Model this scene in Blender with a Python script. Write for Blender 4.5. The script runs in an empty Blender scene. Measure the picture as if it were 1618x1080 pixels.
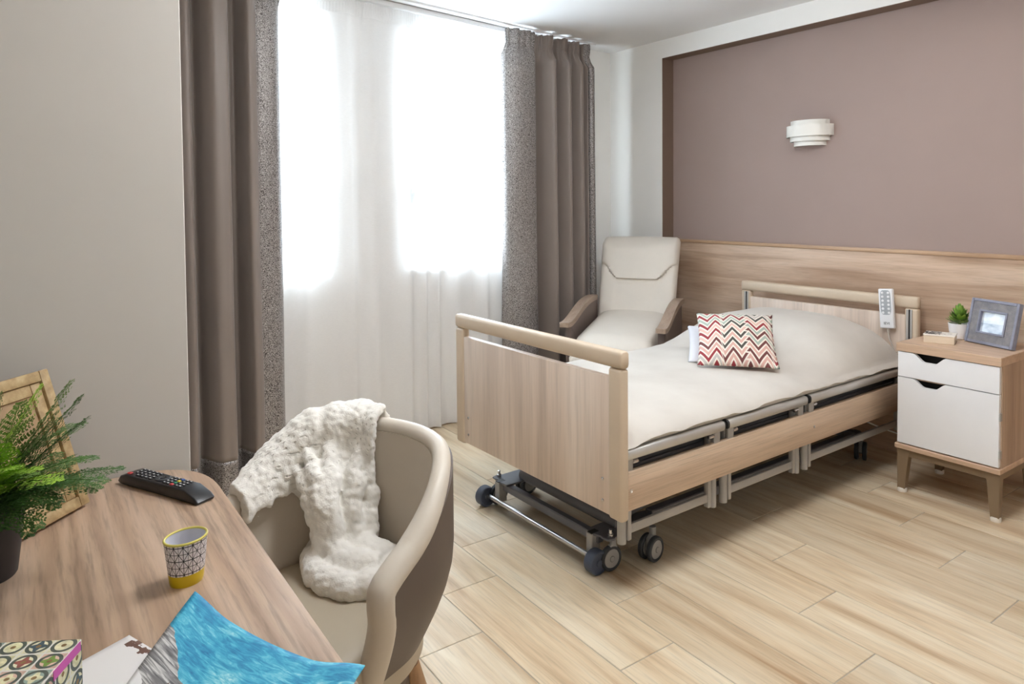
import bpy, bmesh, math, random
from mathutils import Vector, Matrix, noise

# ------------------------------------------------------------------ camera, world, exposure
SC = bpy.context.scene
COL = SC.collection
PI = math.pi
EYE = Vector((0.0, 0.0, 1.36))


def make_camera():
    a, b, c = math.radians(-55.08), math.radians(-1.935), math.radians(-0.49)
    f = Vector((math.sin(a) * math.cos(b), math.cos(a) * math.cos(b), math.sin(b)))
    r = Vector((math.cos(a), -math.sin(a), 0))
    u = r.cross(f)
    r2 = r * math.cos(c) + u * math.sin(c)
    u2 = -r * math.sin(c) + u * math.cos(c)
    cd = bpy.data.cameras.new('camera')
    cd.sensor_width = 36.0
    cd.lens = 1107.0 / 1618.0 * 36.0
    cd.shift_x = 0.0
    cd.shift_y = -(540.0 - 358.2) / 1618.0
    cd.clip_start = 0.02
    co = bpy.data.objects.new('camera', cd)
    COL.objects.link(co)
    m = Matrix((r2, u2, -f)).transposed().to_4x4()
    m.translation = EYE
    co.matrix_world = m
    SC.camera = co


make_camera()

SKY_STRENGTH = 13.5
CEILING_LAMP = 13.0
EXPOSURE = 0.97

world = bpy.data.worlds.new('sky')
SC.world = world
world.use_nodes = True
_bg = world.node_tree.nodes['Background']
_bg.inputs[0].default_value = (0.74, 0.87, 1.0, 1)
_bg.inputs[1].default_value = SKY_STRENGTH

SC.view_settings.view_transform = 'Standard'
SC.view_settings.look = 'None'
SC.view_settings.exposure = EXPOSURE
SC.view_settings.gamma = 1.0
SC.view_settings.use_curve_mapping = False
SC.cycles.use_denoising = True
SC.cycles.max_bounces = 10
SC.cycles.diffuse_bounces = 6
SC.cycles.transparent_max_bounces = 16
SC.cycles.sample_clamp_indirect = 6.0
SC.cycles.caustics_reflective = False
SC.cycles.caustics_refractive = False

# frame of the window wall: s runs along the wall towards the desk, n points into the room
CORNER = Vector((-4.01, 3.733, 0))
SD = Vector((0.158, -1.0, 0)).normalized()
WALL_ROT = math.atan2(SD.y, SD.x)
WIN_R = (0.60, 1.93, 0.97, 2.37)
WIN_L = (2.41, 3.36, 0.97, 2.37)


def wall_pt(s, n, z):
    nn = Vector((-SD.y, SD.x, 0))
    return CORNER + SD * s + nn * n + Vector((0, 0, z))


def sky_portal(name, w):
    ld = bpy.data.lights.new(name, 'AREA')
    ld.shape = 'RECTANGLE'
    ld.size = w[1] - w[0]
    ld.size_y = w[3] - w[2]
    ld.cycles.is_portal = True
    o = bpy.data.objects.new(name, ld)
    COL.objects.link(o)
    o.location = wall_pt((w[0] + w[1]) / 2, -0.20, (w[2] + w[3]) / 2)
    nn = Vector((-SD.y, SD.x, 0))
    o.rotation_euler = nn.to_track_quat('-Z', 'Y').to_euler()


sky_portal('sky_portal', WIN_R)
sky_portal('sky_portal', WIN_L)

# ------------------------------------------------------------------ helpers


def C(r, g, b):
    def f(x):
        x /= 255.0
        return x / 12.92 if x <= 0.04045 else ((x + 0.055) / 1.055) ** 2.4
    return (f(r), f(g), f(b), 1.0)


class NT:
    """Small wrapper for node trees: sockets in, sockets out."""

    def __init__(self, name):
        self.mat = bpy.data.materials.new(name)
        self.mat.use_nodes = True
        self.t = self.mat.node_tree
        self.bsdf = self.t.nodes['Principled BSDF']
        self.out = self.t.nodes['Material Output']

    def node(self, kind, **kw):
        n = self.t.nodes.new(kind)
        for k, v in kw.items():
            setattr(n, k, v)
        return n

    def put(self, sock, v):
        if isinstance(v, bpy.types.NodeSocket):
            self.t.links.new(v, sock)
        elif v is not None:
            sock.default_value = v

    def m(self, op, a, b=None, c=None, clamp=False):
        n = self.node('ShaderNodeMath', operation=op, use_clamp=clamp)
        for i, v in enumerate((a, b, c)):
            if v is not None:
                self.put(n.inputs[i], v)
        return n.outputs[0]

    def coord(self, which='Object'):
        return self.node('ShaderNodeTexCoord').outputs[which]

    def mapping(self, vec, scale=(1, 1, 1), loc=(0, 0, 0), rot=(0, 0, 0)):
        n = self.node('ShaderNodeMapping')
        self.put(n.inputs['Vector'], vec)
        self.put(n.inputs['Scale'], scale)
        self.put(n.inputs['Location'], loc)
        self.put(n.inputs['Rotation'], rot)
        return n.outputs[0]

    def noise(self, vec, scale=5, detail=3, rough=0.5, dist=0.0):
        n = self.node('ShaderNodeTexNoise')
        self.put(n.inputs['Vector'], vec)
        n.inputs['Scale'].default_value = scale
        n.inputs['Detail'].default_value = detail
        n.inputs['Roughness'].default_value = rough
        n.inputs['Distortion'].default_value = dist
        return n.outputs[0]

    def ramp(self, fac, stops, interp='LINEAR'):
        n = self.node('ShaderNodeValToRGB')
        n.color_ramp.interpolation = interp
        els = n.color_ramp.elements
        while len(els) < len(stops):
            els.new(0.5)
        for e, (p, col) in zip(els, stops):
            e.position = p
            e.color = col if len(col) == 4 else (*col, 1)
        self.put(n.inputs[0], fac)
        return n.outputs[0]

    def mix(self, fac, a, b, blend='MIX'):
        n = self.node('ShaderNodeMix', data_type='RGBA', blend_type=blend)
        self.put(n.inputs[0], fac)
        self.put(n.inputs[6], a)
        self.put(n.inputs[7], b)
        return n.outputs[2]

    def sep(self, vec):
        n = self.node('ShaderNodeSeparateXYZ')
        self.put(n.inputs[0], vec)
        return n.outputs[0], n.outputs[1], n.outputs[2]

    def comb(self, x, y, z=0.0):
        n = self.node('ShaderNodeCombineXYZ')
        for i, v in enumerate((x, y, z)):
            self.put(n.inputs[i], v)
        return n.outputs[0]

    def white(self, vec):
        n = self.node('ShaderNodeTexWhiteNoise', noise_dimensions='3D')
        self.put(n.inputs['Vector'], vec)
        return n.outputs['Value']

    def bump(self, height, strength=0.2, dist=0.01):
        n = self.node('ShaderNodeBump')
        n.inputs['Strength'].default_value = strength
        n.inputs['Distance'].default_value = dist
        self.put(n.inputs['Height'], height)
        self.put(self.bsdf.inputs['Normal'], n.outputs[0])

    def base(self, v):
        self.put(self.bsdf.inputs['Base Color'], v)

    def set(self, **kw):
        for k, v in kw.items():
            self.put(self.bsdf.inputs[k], v)
        return self.mat


MATS = {}


def plain(name, col, rough=0.5, metal=0.0, var=0.04, scale=14.0, bump=0.0, **kw):
    """A coloured surface with slight tonal variation."""
    if name in MATS:
        return MATS[name]
    t = NT(name)
    f = t.noise(t.coord(), scale, 3)
    lo = tuple(x * (1 - var) for x in col[:3]) + (1,)
    hi = tuple(min(1, x * (1 + var)) for x in col[:3]) + (1,)
    t.base(t.ramp(f, [(0.3, lo), (0.7, hi)]))
    if bump:
        t.bump(t.noise(t.coord(), scale * 20, 2), bump, 0.001)
    t.set(Roughness=rough, Metallic=metal, **kw)
    MATS[name] = t.mat
    return t.mat


def wood(name, dark, mid, light, axis='x', across=9.0, along=0.7, rough=0.5, rand=False, fibre=0.16, bump=0.08, arch=0.0, spread=(0.32, 0.52, 0.72)):
    if name in MATS:
        return MATS[name]
    t = NT(name)
    v = t.coord()
    if rand:
        r = t.node('ShaderNodeObjectInfo').outputs['Random']
        off = t.comb(t.m('MULTIPLY', r, 37.0), t.m('MULTIPLY', r, 91.0), t.m('MULTIPLY', r, 11.0))
        n = t.node('ShaderNodeVectorMath', operation='ADD')
        t.put(n.inputs[0], v)
        t.put(n.inputs[1], off)
        v = n.outputs[0]

    def sc(al, ac):
        return {'x': (al, ac, ac), 'y': (ac, al, ac), 'z': (ac, ac, al)}[axis]
    big = t.noise(t.mapping(v, sc(along, across)), 1.0, 5, 0.55, 0.5)
    if arch:
        w = t.node('ShaderNodeTexWave', wave_type='BANDS', bands_direction={'x': 'Y', 'y': 'X', 'z': 'X'}[axis])
        t.put(w.inputs['Vector'], t.mapping(v, sc(along * 0.8, across * 0.8)))
        w.inputs['Scale'].default_value = 1.0
        w.inputs['Distortion'].default_value = 9.0
        w.inputs['Detail'].default_value = 2.0
        big = t.m('ADD', t.m('MULTIPLY', big, 1 - arch), t.m('MULTIPLY', w.outputs[1], arch))
    col = t.ramp(big, [(spread[0], dark), (spread[1], mid), (spread[2], light)])
    fine = t.noise(t.mapping(v, sc(along * 7, across * 14)), 1.0, 4, 0.6, 0.2)
    k = t.ramp(fine, [(0.3, (1 - fibre * 1.3,) * 3), (0.5, (1, 1, 1)), (0.7, (1 + fibre * 0.4,) * 3)])
    col = t.mix(1.0, col, k, 'MULTIPLY')
    if rand:
        tone = t.m('ADD', t.m('MULTIPLY', t.white(t.comb(r, 3.3, 1.7)), 0.16), 0.92)
        col = t.mix(1.0, col, t.comb(tone, tone, tone), 'MULTIPLY')
    t.base(col)
    t.bump(fine, bump, 0.002)
    t.set(Roughness=rough)
    MATS[name] = t.mat
    return t.mat


# ------------------------------------------------------------------ geometry


class G:
    """Collects shapes into one mesh."""

    def __init__(self):
        self.bm = bmesh.new()

    def _bevel(self, geo, bev, seg):
        es = set()
        for f in geo:
            es.update(f.edges)
        bmesh.ops.bevel(self.bm, geom=list(es), offset=bev, segments=seg, profile=0.5, affect='EDGES', clamp_overlap=True)

    def box(self, x0, x1, y0, y1, z0, z1, bev=0.0, seg=2, mat=None):
        vs = [Vector((x, y, z)) for x in (x0, x1) for y in (y0, y1) for z in (z0, z1)]
        if mat is not None:
            vs = [mat @ v for v in vs]
        b = [self.bm.verts.new(v) for v in vs]
        fs = [self.bm.faces.new([b[i] for i in q]) for q in
              ((0, 1, 3, 2), (4, 6, 7, 5), (0, 4, 5, 1), (2, 3, 7, 6), (0, 2, 6, 4), (1, 5, 7, 3))]
        if bev:
            self._bevel(fs, bev, seg)
        return self

    def prism(self, poly, d0, d1, axis='y', bev=0.0, seg=2, mat=None):
        """poly: 2-D outline. axis y: (x, z) outline, axis x: (y, z), axis z: (x, y)."""
        def P(a, b, d):
            v = {'y': (a, d, b), 'x': (d, a, b), 'z': (a, b, d)}[axis]
            v = Vector(v)
            return mat @ v if mat is not None else v
        A = [self.bm.verts.new(P(a, b, d0)) for a, b in poly]
        B = [self.bm.verts.new(P(a, b, d1)) for a, b in poly]
        n = len(poly)
        fs = [self.bm.faces.new(A), self.bm.faces.new(B[::-1])]
        for i in range(n):
            fs.append(self.bm.faces.new((A[i], B[i], B[(i + 1) % n], A[(i + 1) % n])))
        if bev:
            es = set(fs[0].edges) | set(fs[1].edges)
            bmesh.ops.bevel(self.bm, geom=list(es), offset=bev, segments=seg, profile=0.5, affect='EDGES', clamp_overlap=True)
        return self

    def ring_surface(self, rings, closed=True, cap=True, loop=False):
        """rings: list of lists of points with the same count."""
        R = [[self.bm.verts.new(p) for p in r] for r in rings]
        n = len(R[0])
        m = len(R)
        for i in range(m if loop else m - 1):
            a, b = R[i], R[(i + 1) % m]
            for j in range(n if closed else n - 1):
                k = (j + 1) % n
                self.bm.faces.new((a[j], a[k], b[k], b[j]))
        if cap and closed and not loop:
            self.bm.faces.new(R[0][::-1])
            self.bm.faces.new(R[-1])
        return self

    def tube(self, pts, r, n=10, cap=True, flat=1.0):
        pts = [Vector(p) for p in pts]
        rs = r if isinstance(r, (list, tuple)) else [r] * len(pts)
        rings = []
        up = None
        for i, p in enumerate(pts):
            d = (pts[min(i + 1, len(pts) - 1)] - pts[max(i - 1, 0)])
            if d.length < 1e-9:
                d = Vector((0, 0, 1))
            d.normalize()
            if up is None:
                up = Vector((0, 0, 1)) if abs(d.z) < 0.9 else Vector((1, 0, 0))
            up = (up - d * up.dot(d))
            if up.length < 1e-6:
                up = d.orthogonal()
            up.normalize()
            sd = d.cross(up)
            rings.append([p + (sd * math.cos(2 * PI * k / n) + up * math.sin(2 * PI * k / n) * flat) * rs[i] for k in range(n)])
        return self.ring_surface(rings, True, cap)

    def cyl(self, p0, p1, r0, r1=None, n=20):
        return self.tube([p0, p1], [r0, r0 if r1 is None else r1], n)

    def lathe(self, prof, n=28, o=(0, 0, 0), sx=1.0, sy=1.0, rot=0.0):
        """prof: list of (radius, z), closed when it ends at the axis."""
        rings = []
        for r, z in prof:
            rr = max(r, 1e-5)
            ring = []
            for k in range(n):
                a = 2 * PI * k / n
                x, y = rr * math.cos(a) * sx, rr * math.sin(a) * sy
                ring.append(Vector((o[0] + x * math.cos(rot) - y * math.sin(rot), o[1] + x * math.sin(rot) + y * math.cos(rot), o[2] + z)))
            rings.append(ring)
        return self.ring_surface(rings, True, False)

    def grid(self, f, nu, nv, wrap_u=False):
        V = [[self.bm.verts.new(f(i / (nu if wrap_u else nu - 1) if nu > 1 else 0, j / (nv - 1))) for i in range(nu)] for j in range(nv)]
        for j in range(nv - 1):
            for i in range(nu if wrap_u else nu - 1):
                k = (i + 1) % nu
                self.bm.faces.new((V[j][i], V[j][k], V[j + 1][k], V[j + 1][i]))
        return self

    def mesh(self, name, smooth=35):
        bmesh.ops.recalc_face_normals(self.bm, faces=self.bm.faces)
        me = bpy.data.meshes.new(name)
        self.bm.to_mesh(me)
        self.bm.free()
        if smooth:
            for p in me.polygons:
                p.use_smooth = True
            if smooth < 180:
                me.set_sharp_from_angle(angle=math.radians(smooth))
        return me

    def build(self, name, mat, parent=None, smooth=35, loc=None, rot=None):
        return obj(name, self.mesh(name, smooth), mat, parent, loc, rot)


def obj(name, me, mat=None, parent=None, loc=None, rot=None):
    if mat is not None and not me.materials:
        me.materials.append(mat)
    o = bpy.data.objects.new(name, me)
    COL.objects.link(o)
    o.parent = parent
    if loc is not None:
        o.location = loc
    if rot is not None:
        o.rotation_euler = rot
    return o


def tag(o, label, cat, group=None):
    o['label'] = label
    o['category'] = cat
    if group:
        o['group'] = group
    return o


def thing(name, label, cat, loc=(0, 0, 0), rotz=0.0, group=None):
    o = bpy.data.objects.new(name, None)
    COL.objects.link(o)
    o.empty_display_size = 0.05
    o.location = loc
    o.rotation_euler = (0, 0, rotz)
    return tag(o, label, cat, group)


def structure(name, o):
    o['kind'] = 'structure'
    return o


def solid(o, t, offset=-1.0):
    m = o.modifiers.new('solidify', 'SOLIDIFY')
    m.thickness = t
    m.offset = offset
    return o


def subsurf(o, n=2):
    m = o.modifiers.new('subsurf', 'SUBSURF')
    m.levels = n
    m.render_levels = n
    return o


def catmull(pts, n=6):
    pts = [Vector(p) for p in pts]
    out = []
    for i in range(len(pts) - 1):
        p0, p1, p2, p3 = pts[max(i - 1, 0)], pts[i], pts[i + 1], pts[min(i + 2, len(pts) - 1)]
        for k in range(n):
            t = k / n
            out.append(0.5 * ((2 * p1) + (p2 - p0) * t + (2 * p0 - 5 * p1 + 4 * p2 - p3) * t * t + (3 * p1 - p0 - 3 * p2 + p3) * t ** 3))
    out.append(pts[-1])
    return out


def smooth01(x):
    x = max(0.0, min(1.0, x))
    return x * x * (3 - 2 * x)


def nz(x, y, z=0.0):
    return noise.noise(Vector((x, y, z)))


random.seed(7)
# ------------------------------------------------------------------ room shell
CEIL = 2.50
Y_NICHE = 3.845      # mauve wall inside the niche
Y_PIER = 3.733       # white front of the niche
X_NICHE = -3.478
Z_NICHE = 2.374
X_LEFT = -1.825      # face of the wall the desk stands against
Y_LEFT_END = 0.318

white_paint = plain('white_paint', C(240, 238, 234), 0.85, var=0.015, scale=3, bump=0.05)
ceiling_paint = plain('ceiling_paint', C(233, 232, 231), 0.9, var=0.01, scale=3)
mauve_paint = plain('mauve_paint', C(160, 140, 133), 0.75, var=0.02, scale=3, bump=0.05)
taupe_paint = plain('taupe_reveal_paint', C(124, 103, 88), 0.75, var=0.02, scale=3)
panel_wood = wood('wall_panel_wood', C(170, 140, 115), C(202, 174, 150), C(216, 192, 170), 'x', across=13, along=1.1, rough=0.42, fibre=0.12, bump=0.04)
panel_trim_wood = wood('panel_trim_wood', C(172, 138, 108), C(186, 153, 122), C(198, 166, 136), 'x', across=20, along=1.0, rough=0.4, fibre=0.1)
oak_plank = wood('wood_look_tile', C(182, 150, 115), C(213, 192, 161), C(229, 215, 190), 'x', across=10, along=1.0, rough=0.42, rand=True, fibre=0.12, bump=0.05, spread=(0.30, 0.47, 0.66))
grout = plain('grout', C(176, 168, 154), 0.9)

# floor: grout bed with wood-look tiles, 0.9 x 0.225 m, each row stepped by 0.255 m
g = G()
g.box(-4.45, 1.75, -2.35, 4.15, -0.12, -0.002)
floor = structure('floor', g.build('floor', grout))
PL, PW, GAP = 0.90, 0.225, 0.0035


def plank_mesh():
    q = G()
    a, b, i, h = (PL - GAP) / 2, (PW - GAP) / 2, 0.0012, 0.012
    rings = [[Vector((sx * (a - k), sy * (b - k), z)) for sx, sy in ((-1, -1), (1, -1), (1, 1), (-1, 1))]
             for k, z in ((0, -h), (0, -i), (i, 0.0))]
    q.ring_surface(rings, True, True)
    me = q.mesh('plank', 0)
    me.materials.append(oak_plank)
    return me


_pm = plank_mesh()
for row in range(-14, 14):
    y0 = 0.94 + row * PW
    yc = y0 + PW / 2
    if yc > Y_NICHE or yc < -1.4:
        continue
    xj = -1.85 - 0.255 * row
    for k in range(-9, 10):
        xc = xj + (k + 0.5) * PL
        xe = -4.01 + 0.158 * (3.733 - yc)
        if xc + PL / 2 < xe - 0.02 or xc - PL / 2 > 1.0:
            continue
        if yc < Y_LEFT_END - 0.12 and xc + PL / 2 < X_LEFT:
            continue
        obj('plank', _pm, None, floor, (xc, yc, 0))

# ceiling
g = G()
g.box(-4.45, 1.75, -2.35, 4.15, CEIL, CEIL + 0.15)
structure('ceiling', g.build('ceiling', ceiling_paint))

# back wall: white pier and beam around a mauve niche, wood panelling below
g = G()
g.box(-4.45, 1.75, Y_NICHE, 4.15, -0.1, CEIL)
wall_back = structure('wall_back', g.build('wall_back', mauve_paint))
g = G()
g.box(-4.30, X_NICHE, Y_PIER, Y_NICHE + 0.01, 0, CEIL + 0.01)
g.build('pier', white_paint, wall_back)
g = G()
g.box(X_NICHE, 1.75, Y_PIER, Y_NICHE + 0.01, Z_NICHE, CEIL + 0.01)
g.build('beam', white_paint, wall_back)
g = G()
g.box(X_NICHE, X_NICHE + 0.003, Y_PIER + 0.002, Y_NICHE + 0.005, 0, Z_NICHE)
g.box(X_NICHE, 1.7, Y_PIER + 0.002, Y_NICHE + 0.005, Z_NICHE - 0.003, Z_NICHE)
g.build('niche_reveal', taupe_paint, wall_back)
g = G()
g.box(X_NICHE + 0.003, 1.7, Y_NICHE - 0.020, Y_NICHE + 0.002, 0, 1.074, 0.001, 1)
g.build('wood_panel', panel_wood, wall_back)
g = G()
g.box(X_NICHE + 0.003, 1.7, Y_NICHE - 0.026, Y_NICHE + 0.002, 1.074, 1.096, 0.003, 2)
g.build('panel_trim', panel_trim_wood, wall_back)

# window wall with two openings
fr = bpy.data.objects.new('wall_window', None)
g = G()
TW = 0.30


def wbox(q, s0, s1, z0, z1, n0=-TW, n1=0.0, bev=0):
    q.box(s0, s1, n0, n1, z0, z1, bev)


wbox(g, -0.4, 4.3, -0.1, WIN_R[2])
wbox(g, -0.4, 4.3, WIN_R[3], CEIL + 0.01)
wbox(g, -0.4, WIN_R[0], WIN_R[2], WIN_R[3])
wbox(g, WIN_R[1], WIN_L[0], WIN_R[2], WIN_R[3])
wbox(g, WIN_L[1], 4.3, WIN_R[2], WIN_R[3])
wall_window = structure('wall_window', g.build('wall_window', white_paint, None, 35, CORNER, (0, 0, WALL_ROT)))

pvc = plain('white_window_plastic', C(238, 238, 236), 0.35, var=0.01)
handle_white = plain('grey_handle_metal', C(128, 130, 136), 0.35, 0.0, var=0.01)


def glass_mat():
    t = NT('clear_window_glass')
    tr = t.node('ShaderNodeBsdfTransparent')
    tr.inputs[0].default_value = (0.97, 0.98, 0.98, 1)
    gl = t.node('ShaderNodeBsdfGlossy')
    gl.inputs['Roughness'].default_value = 0.02
    mx = t.node('ShaderNodeMixShader')
    mx.inputs[0].default_value = 0.05
    t.t.links.new(tr.outputs[0], mx.inputs[1])
    t.t.links.new(gl.outputs[0], mx.inputs[2])
    t.t.links.new(mx.outputs[0], t.out.inputs[0])
    return t.mat


glass = glass_mat()


def window(name, w, hs, glass_s):
    """w: opening, glass_s: glass extent along the wall, hs: s of the handle."""
    s0, s1, z0, z1 = w
    q = G()
    for a in ((s0, s0 + 0.05, z0, z1), (s1 - 0.05, s1, z0, z1), (s0 + 0.05, s1 - 0.05, z0, z0 + 0.05), (s0 + 0.05, s1 - 0.05, z1 - 0.05, z1)):
        q.box(a[0], a[1], -0.16, -0.09, a[2], a[3], 0.004, 1)
    f = q.build(name, pvc, None, 35, CORNER, (0, 0, WALL_ROT))
    f['kind'] = 'structure'
    g0, g1, gz0, gz1 = glass_s
    a0, a1, b0, b1 = s0 + 0.03, s1 - 0.03, z0 + 0.03, z1 - 0.03
    q = G()
    for a in ((a0, g0, b0, b1), (g1, a1, b0, b1), (g0, g1, b0, gz0), (g0, g1, gz1, b1)):
        q.box(a[0], a[1], -0.13, -0.07, a[2], a[3], 0.006, 2)
    q.build('sash', pvc, f)
    q = G()
    q.box(g0 - 0.01, g1 + 0.01, -0.106, -0.100, gz0 - 0.01, gz1 + 0.01)
    q.build('pane', glass, f)
    q = G()
    q.box(hs - 0.015, hs + 0.015, -0.07, -0.060, 1.36, 1.46, 0.004)
    q.tube([(hs, -0.06, 1.42), (hs, -0.025, 1.42)], 0.010, 10)
    q.tube([(hs, -0.03, 1.428), (hs - 0.012, -0.024, 1.38), (hs - 0.016, -0.022, 1.29)], [0.011, 0.012, 0.009], 10)
    q.build('window_handle', handle_white, f)
    q = G()
    q.box(s0 - 0.02, s1 + 0.02, -0.10, 0.012, z0 - 0.025, z0 + 0.004, 0.004)
    q.build('window_sill', pvc, f)
    return f


window('window_1', WIN_R, 1.822, (0.73, 1.80, 1.045, 2.315))
window('window_2', WIN_L, 2.50, (2.54, 3.24, 1.045, 2.315))

# wall the desk stands against: the end of a solid block
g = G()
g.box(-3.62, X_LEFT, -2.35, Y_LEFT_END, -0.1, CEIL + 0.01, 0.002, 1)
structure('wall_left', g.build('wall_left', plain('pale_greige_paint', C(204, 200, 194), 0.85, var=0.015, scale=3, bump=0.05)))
g = G()
g.box(1.00, 1.20, -2.35, 4.15, -0.1, CEIL + 0.01)
structure('wall_right', g.build('wall_right', white_paint))
g = G()
g.box(-2.5, 1.75, -1.50, -1.30, -0.1, CEIL + 0.01)
structure('wall_front', g.build('wall_front', white_paint))

# tile skirting along the window wall
skirt = plain('skirting_tile', C(150, 132, 112), 0.4)
g = G()
g.box(0.02, 3.44, 0.0, 0.010, 0.0, 0.06, 0.002, 1)
structure('baseboard_window', g.build('baseboard_window', skirt, None, 35, CORNER, (0, 0, WALL_ROT)))

# unseen ceiling lamp inferred from the light, and one added to brighten the back
lamp_glow = NT('lamp_diffuser_glow')
lamp_glow.set(**{'Emission Color': (0.94, 0.97, 1.0, 1), 'Emission Strength': CEILING_LAMP})
lamp_fill = NT('added_fill_lamp_glow')
lamp_fill.set(**{'Emission Color': (0.94, 0.97, 1.0, 1), 'Emission Strength': CEILING_LAMP * 0.62})
lamp_body = plain('white_lamp_body', C(240, 240, 238), 0.4)
for at, glow, label in (((-1.30, 1.22, CEIL), lamp_glow, 'round white drum lamp glowing on the ceiling above the desk end of the room'),
                         ((-1.25, 2.38, CEIL), lamp_fill, 'added round white fill lamp on the ceiling beside the bed head, out of view')):
    t = thing('ceiling_lamp', label, 'lamp', at, 0, 'drum lamps on the ceiling')
    g = G()
    g.lathe([(0, -0.03), (0.20, -0.03), (0.20, 0.0), (0, 0.0)], 40)
    g.build('mount', lamp_body, t)
    g = G()
    g.lathe([(0, -0.03), (0.26, -0.03), (0.28, -0.04), (0.28, -0.12), (0.26, -0.135), (0, -0.14)], 48)
    g.build('shade', glow.mat, t)

# ------------------------------------------------------------------ curtains


def maze_mat():
    t = NT('curtain_maze_weave')
    v = t.coord()
    a = t.noise(v, 120, 1, 0.4, 0.0)
    k = t.m('FRACT', t.m('MULTIPLY', a, 5.0))
    col = t.ramp(k, [(0.42, C(74, 67, 64)), (0.56, C(182, 176, 173))])
    t.base(col)
    return t.set(Roughness=0.4, Metallic=0.2)


curtain_cloth = plain('taupe_satin_curtain', C(136, 124, 117), 0.42, var=0.03, scale=6)
curtain_cloth.node_tree.nodes['Principled BSDF'].inputs['Sheen Weight'].default_value = 0.25
curtain_maze = maze_mat()


def sheer_mat(name, clear):
    t = NT(name)
    tr = t.node('ShaderNodeBsdfTransparent')
    tl = t.node('ShaderNodeBsdfTranslucent')
    tl.inputs[0].default_value = C(250, 250, 250)
    df = t.node('ShaderNodeBsdfDiffuse')
    df.inputs[0].default_value = C(250, 249, 249)
    v = t.coord()
    f = t.noise(t.mapping(v, (60, 60, 900)), 1.0, 2)
    f = t.m('ADD', t.m('MULTIPLY', t.m('SUBTRACT', f, 0.5), 0.12), clear)
    m1 = t.node('ShaderNodeMixShader')
    m1.inputs[0].default_value = 0.78
    m2 = t.node('ShaderNodeMixShader')
    t.t.links.new(tl.outputs[0], m1.inputs[1])
    t.t.links.new(df.outputs[0], m1.inputs[2])
    t.put(m2.inputs[0], f)
    t.t.links.new(m1.outputs[0], m2.inputs[1])
    t.t.links.new(tr.outputs[0], m2.inputs[2])
    t.t.links.new(m2.outputs[0], t.out.inputs[0])
    return t.mat


sheer_cloth = sheer_mat('white_sheer_voile', 0.33)
sheer_tape = sheer_mat('white_header_tape', 0.25)


def curtain(name, label, plan, borders, z_top, z_bot, hem_z, flare):
    """plan: fold control points (s, n); borders: list of (s_from, s_to) for the woven edges."""
    path = catmull([(a, 0.086 + max(0.0, b - 0.082) * 1.30, 0) for a, b in plan], 7)
    th = thing(name, label, 'curtain', CORNER, WALL_ROT)
    NV = 60
    lead = path[0].x
    tot = path[-1].x - path[0].x
    nm = 0.125

    def point(i, v):
        p = path[i]
        z = z_bot + (z_top - z_bot) * v
        u = (p.x - lead) / tot
        d = z_top - z
        head = smooth01((d - 0.085) / 0.09)           # 0 in the gathered header
        pinch = math.exp(-((d - 0.10) / 0.035) ** 2)
        low = smooth01(d / 2.3)
        amp = 0.55 + 0.45 * head
        amp *= 1 - 0.35 * pinch
        amp *= 1 + 0.16 * low
        n = nm + (p.y - nm) * amp
        n += (1 - head) * 0.010 * math.sin(i * 1.3 + 8 * nz(i * 0.11, 3))
        wob = 0.010 * low * nz(u * 6, z * 0.9, 5)
        s = p.x + wob + flare * (u - 0.5) * (1 - head) * 0.05
        n += 0.010 * nz(u * 9, z * 1.1, 2) * low
        if d < 0.002:
            z -= 0.006 * (0.5 + 0.5 * math.sin(i * 0.9))
        return Vector((s, n, z))
    zs = [k / (NV - 1) for k in range(NV)]
    fine = [0.965, 0.972, 0.979, 0.986, 0.993]
    hem_v = (hem_z - z_bot) / (z_top - z_bot)
    zs = sorted(set(zs) | set(fine) | {hem_v})
    cols = len(path)

    def isb(i):
        s = (path[i].x + path[min(i + 1, cols - 1)].x) / 2
        return any(a <= s <= b for a, b in borders)
    gp, gb = G(), G()
    for q, want in ((gp, False), (gb, True)):
        V = {}
        for j in range(len(zs) - 1):
            for i in range(cols - 1):
                if (isb(i) or zs[j] < hem_v - 1e-6) != want:
                    continue
                ids = [(i, j), (i + 1, j), (i + 1, j + 1), (i, j + 1)]
                for k in ids:
                    if k not in V:
                        V[k] = q.bm.verts.new(point(k[0], zs[k[1]]))
                q.bm.faces.new([V[k] for k in ids])
    solid(gp.build('drape', curtain_cloth, th, 180), 0.003, 0)
    solid(gb.build('woven_border', curtain_maze, th, 180), 0.003, 0)
    return th


right_plan = [(1.235, .085), (1.222, .118), (1.15, .150), (1.05, .160), (1.01, .150), (.985, .115), (.955, .080), (.925, .085), (.90, .13), (.865, .172), (.835, .17),
              (.81, .12), (.785, .082), (.76, .09), (.735, .14), (.705, .175), (.675, .16), (.655, .10), (.635, .082), (.61, .12), (.58, .17), (.55, .165),
              (.53, .11), (.51, .085), (.485, .12), (.455, .165), (.42, .16), (.395, .12), (.375, .09)]
curtain('curtain', 'taupe pleated curtain with woven edges hanging beside the cream recliner', right_plan, [(1.005, 1.3), (0.3, 0.47)], 2.478, 0.012, 0.16, 1.0)
left_plan = [(2.74, .085), (2.752, .12), (2.79, .15), (2.84, .155), (2.875, .15), (2.905, .165), (2.93, .165), (2.943, .12), (2.950, .070), (2.972, .060), (2.992, .065), (3.005, .12), (3.025, .170), (3.06, .175), (3.095, .17),
             (3.12, .13), (3.135, .09), (3.15, .09), (3.17, .13), (3.195, .165), (3.225, .15), (3.245, .1), (3.265, .09), (3.29, .14), (3.32, .16), (3.35, .11), (3.375, .085)]
curtain('curtain', 'taupe pleated curtain with a woven edge hanging behind the round-ended desk', left_plan, [(2.7, 2.885)], 2.478, 0.012, 0.20, 0.5)

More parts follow.
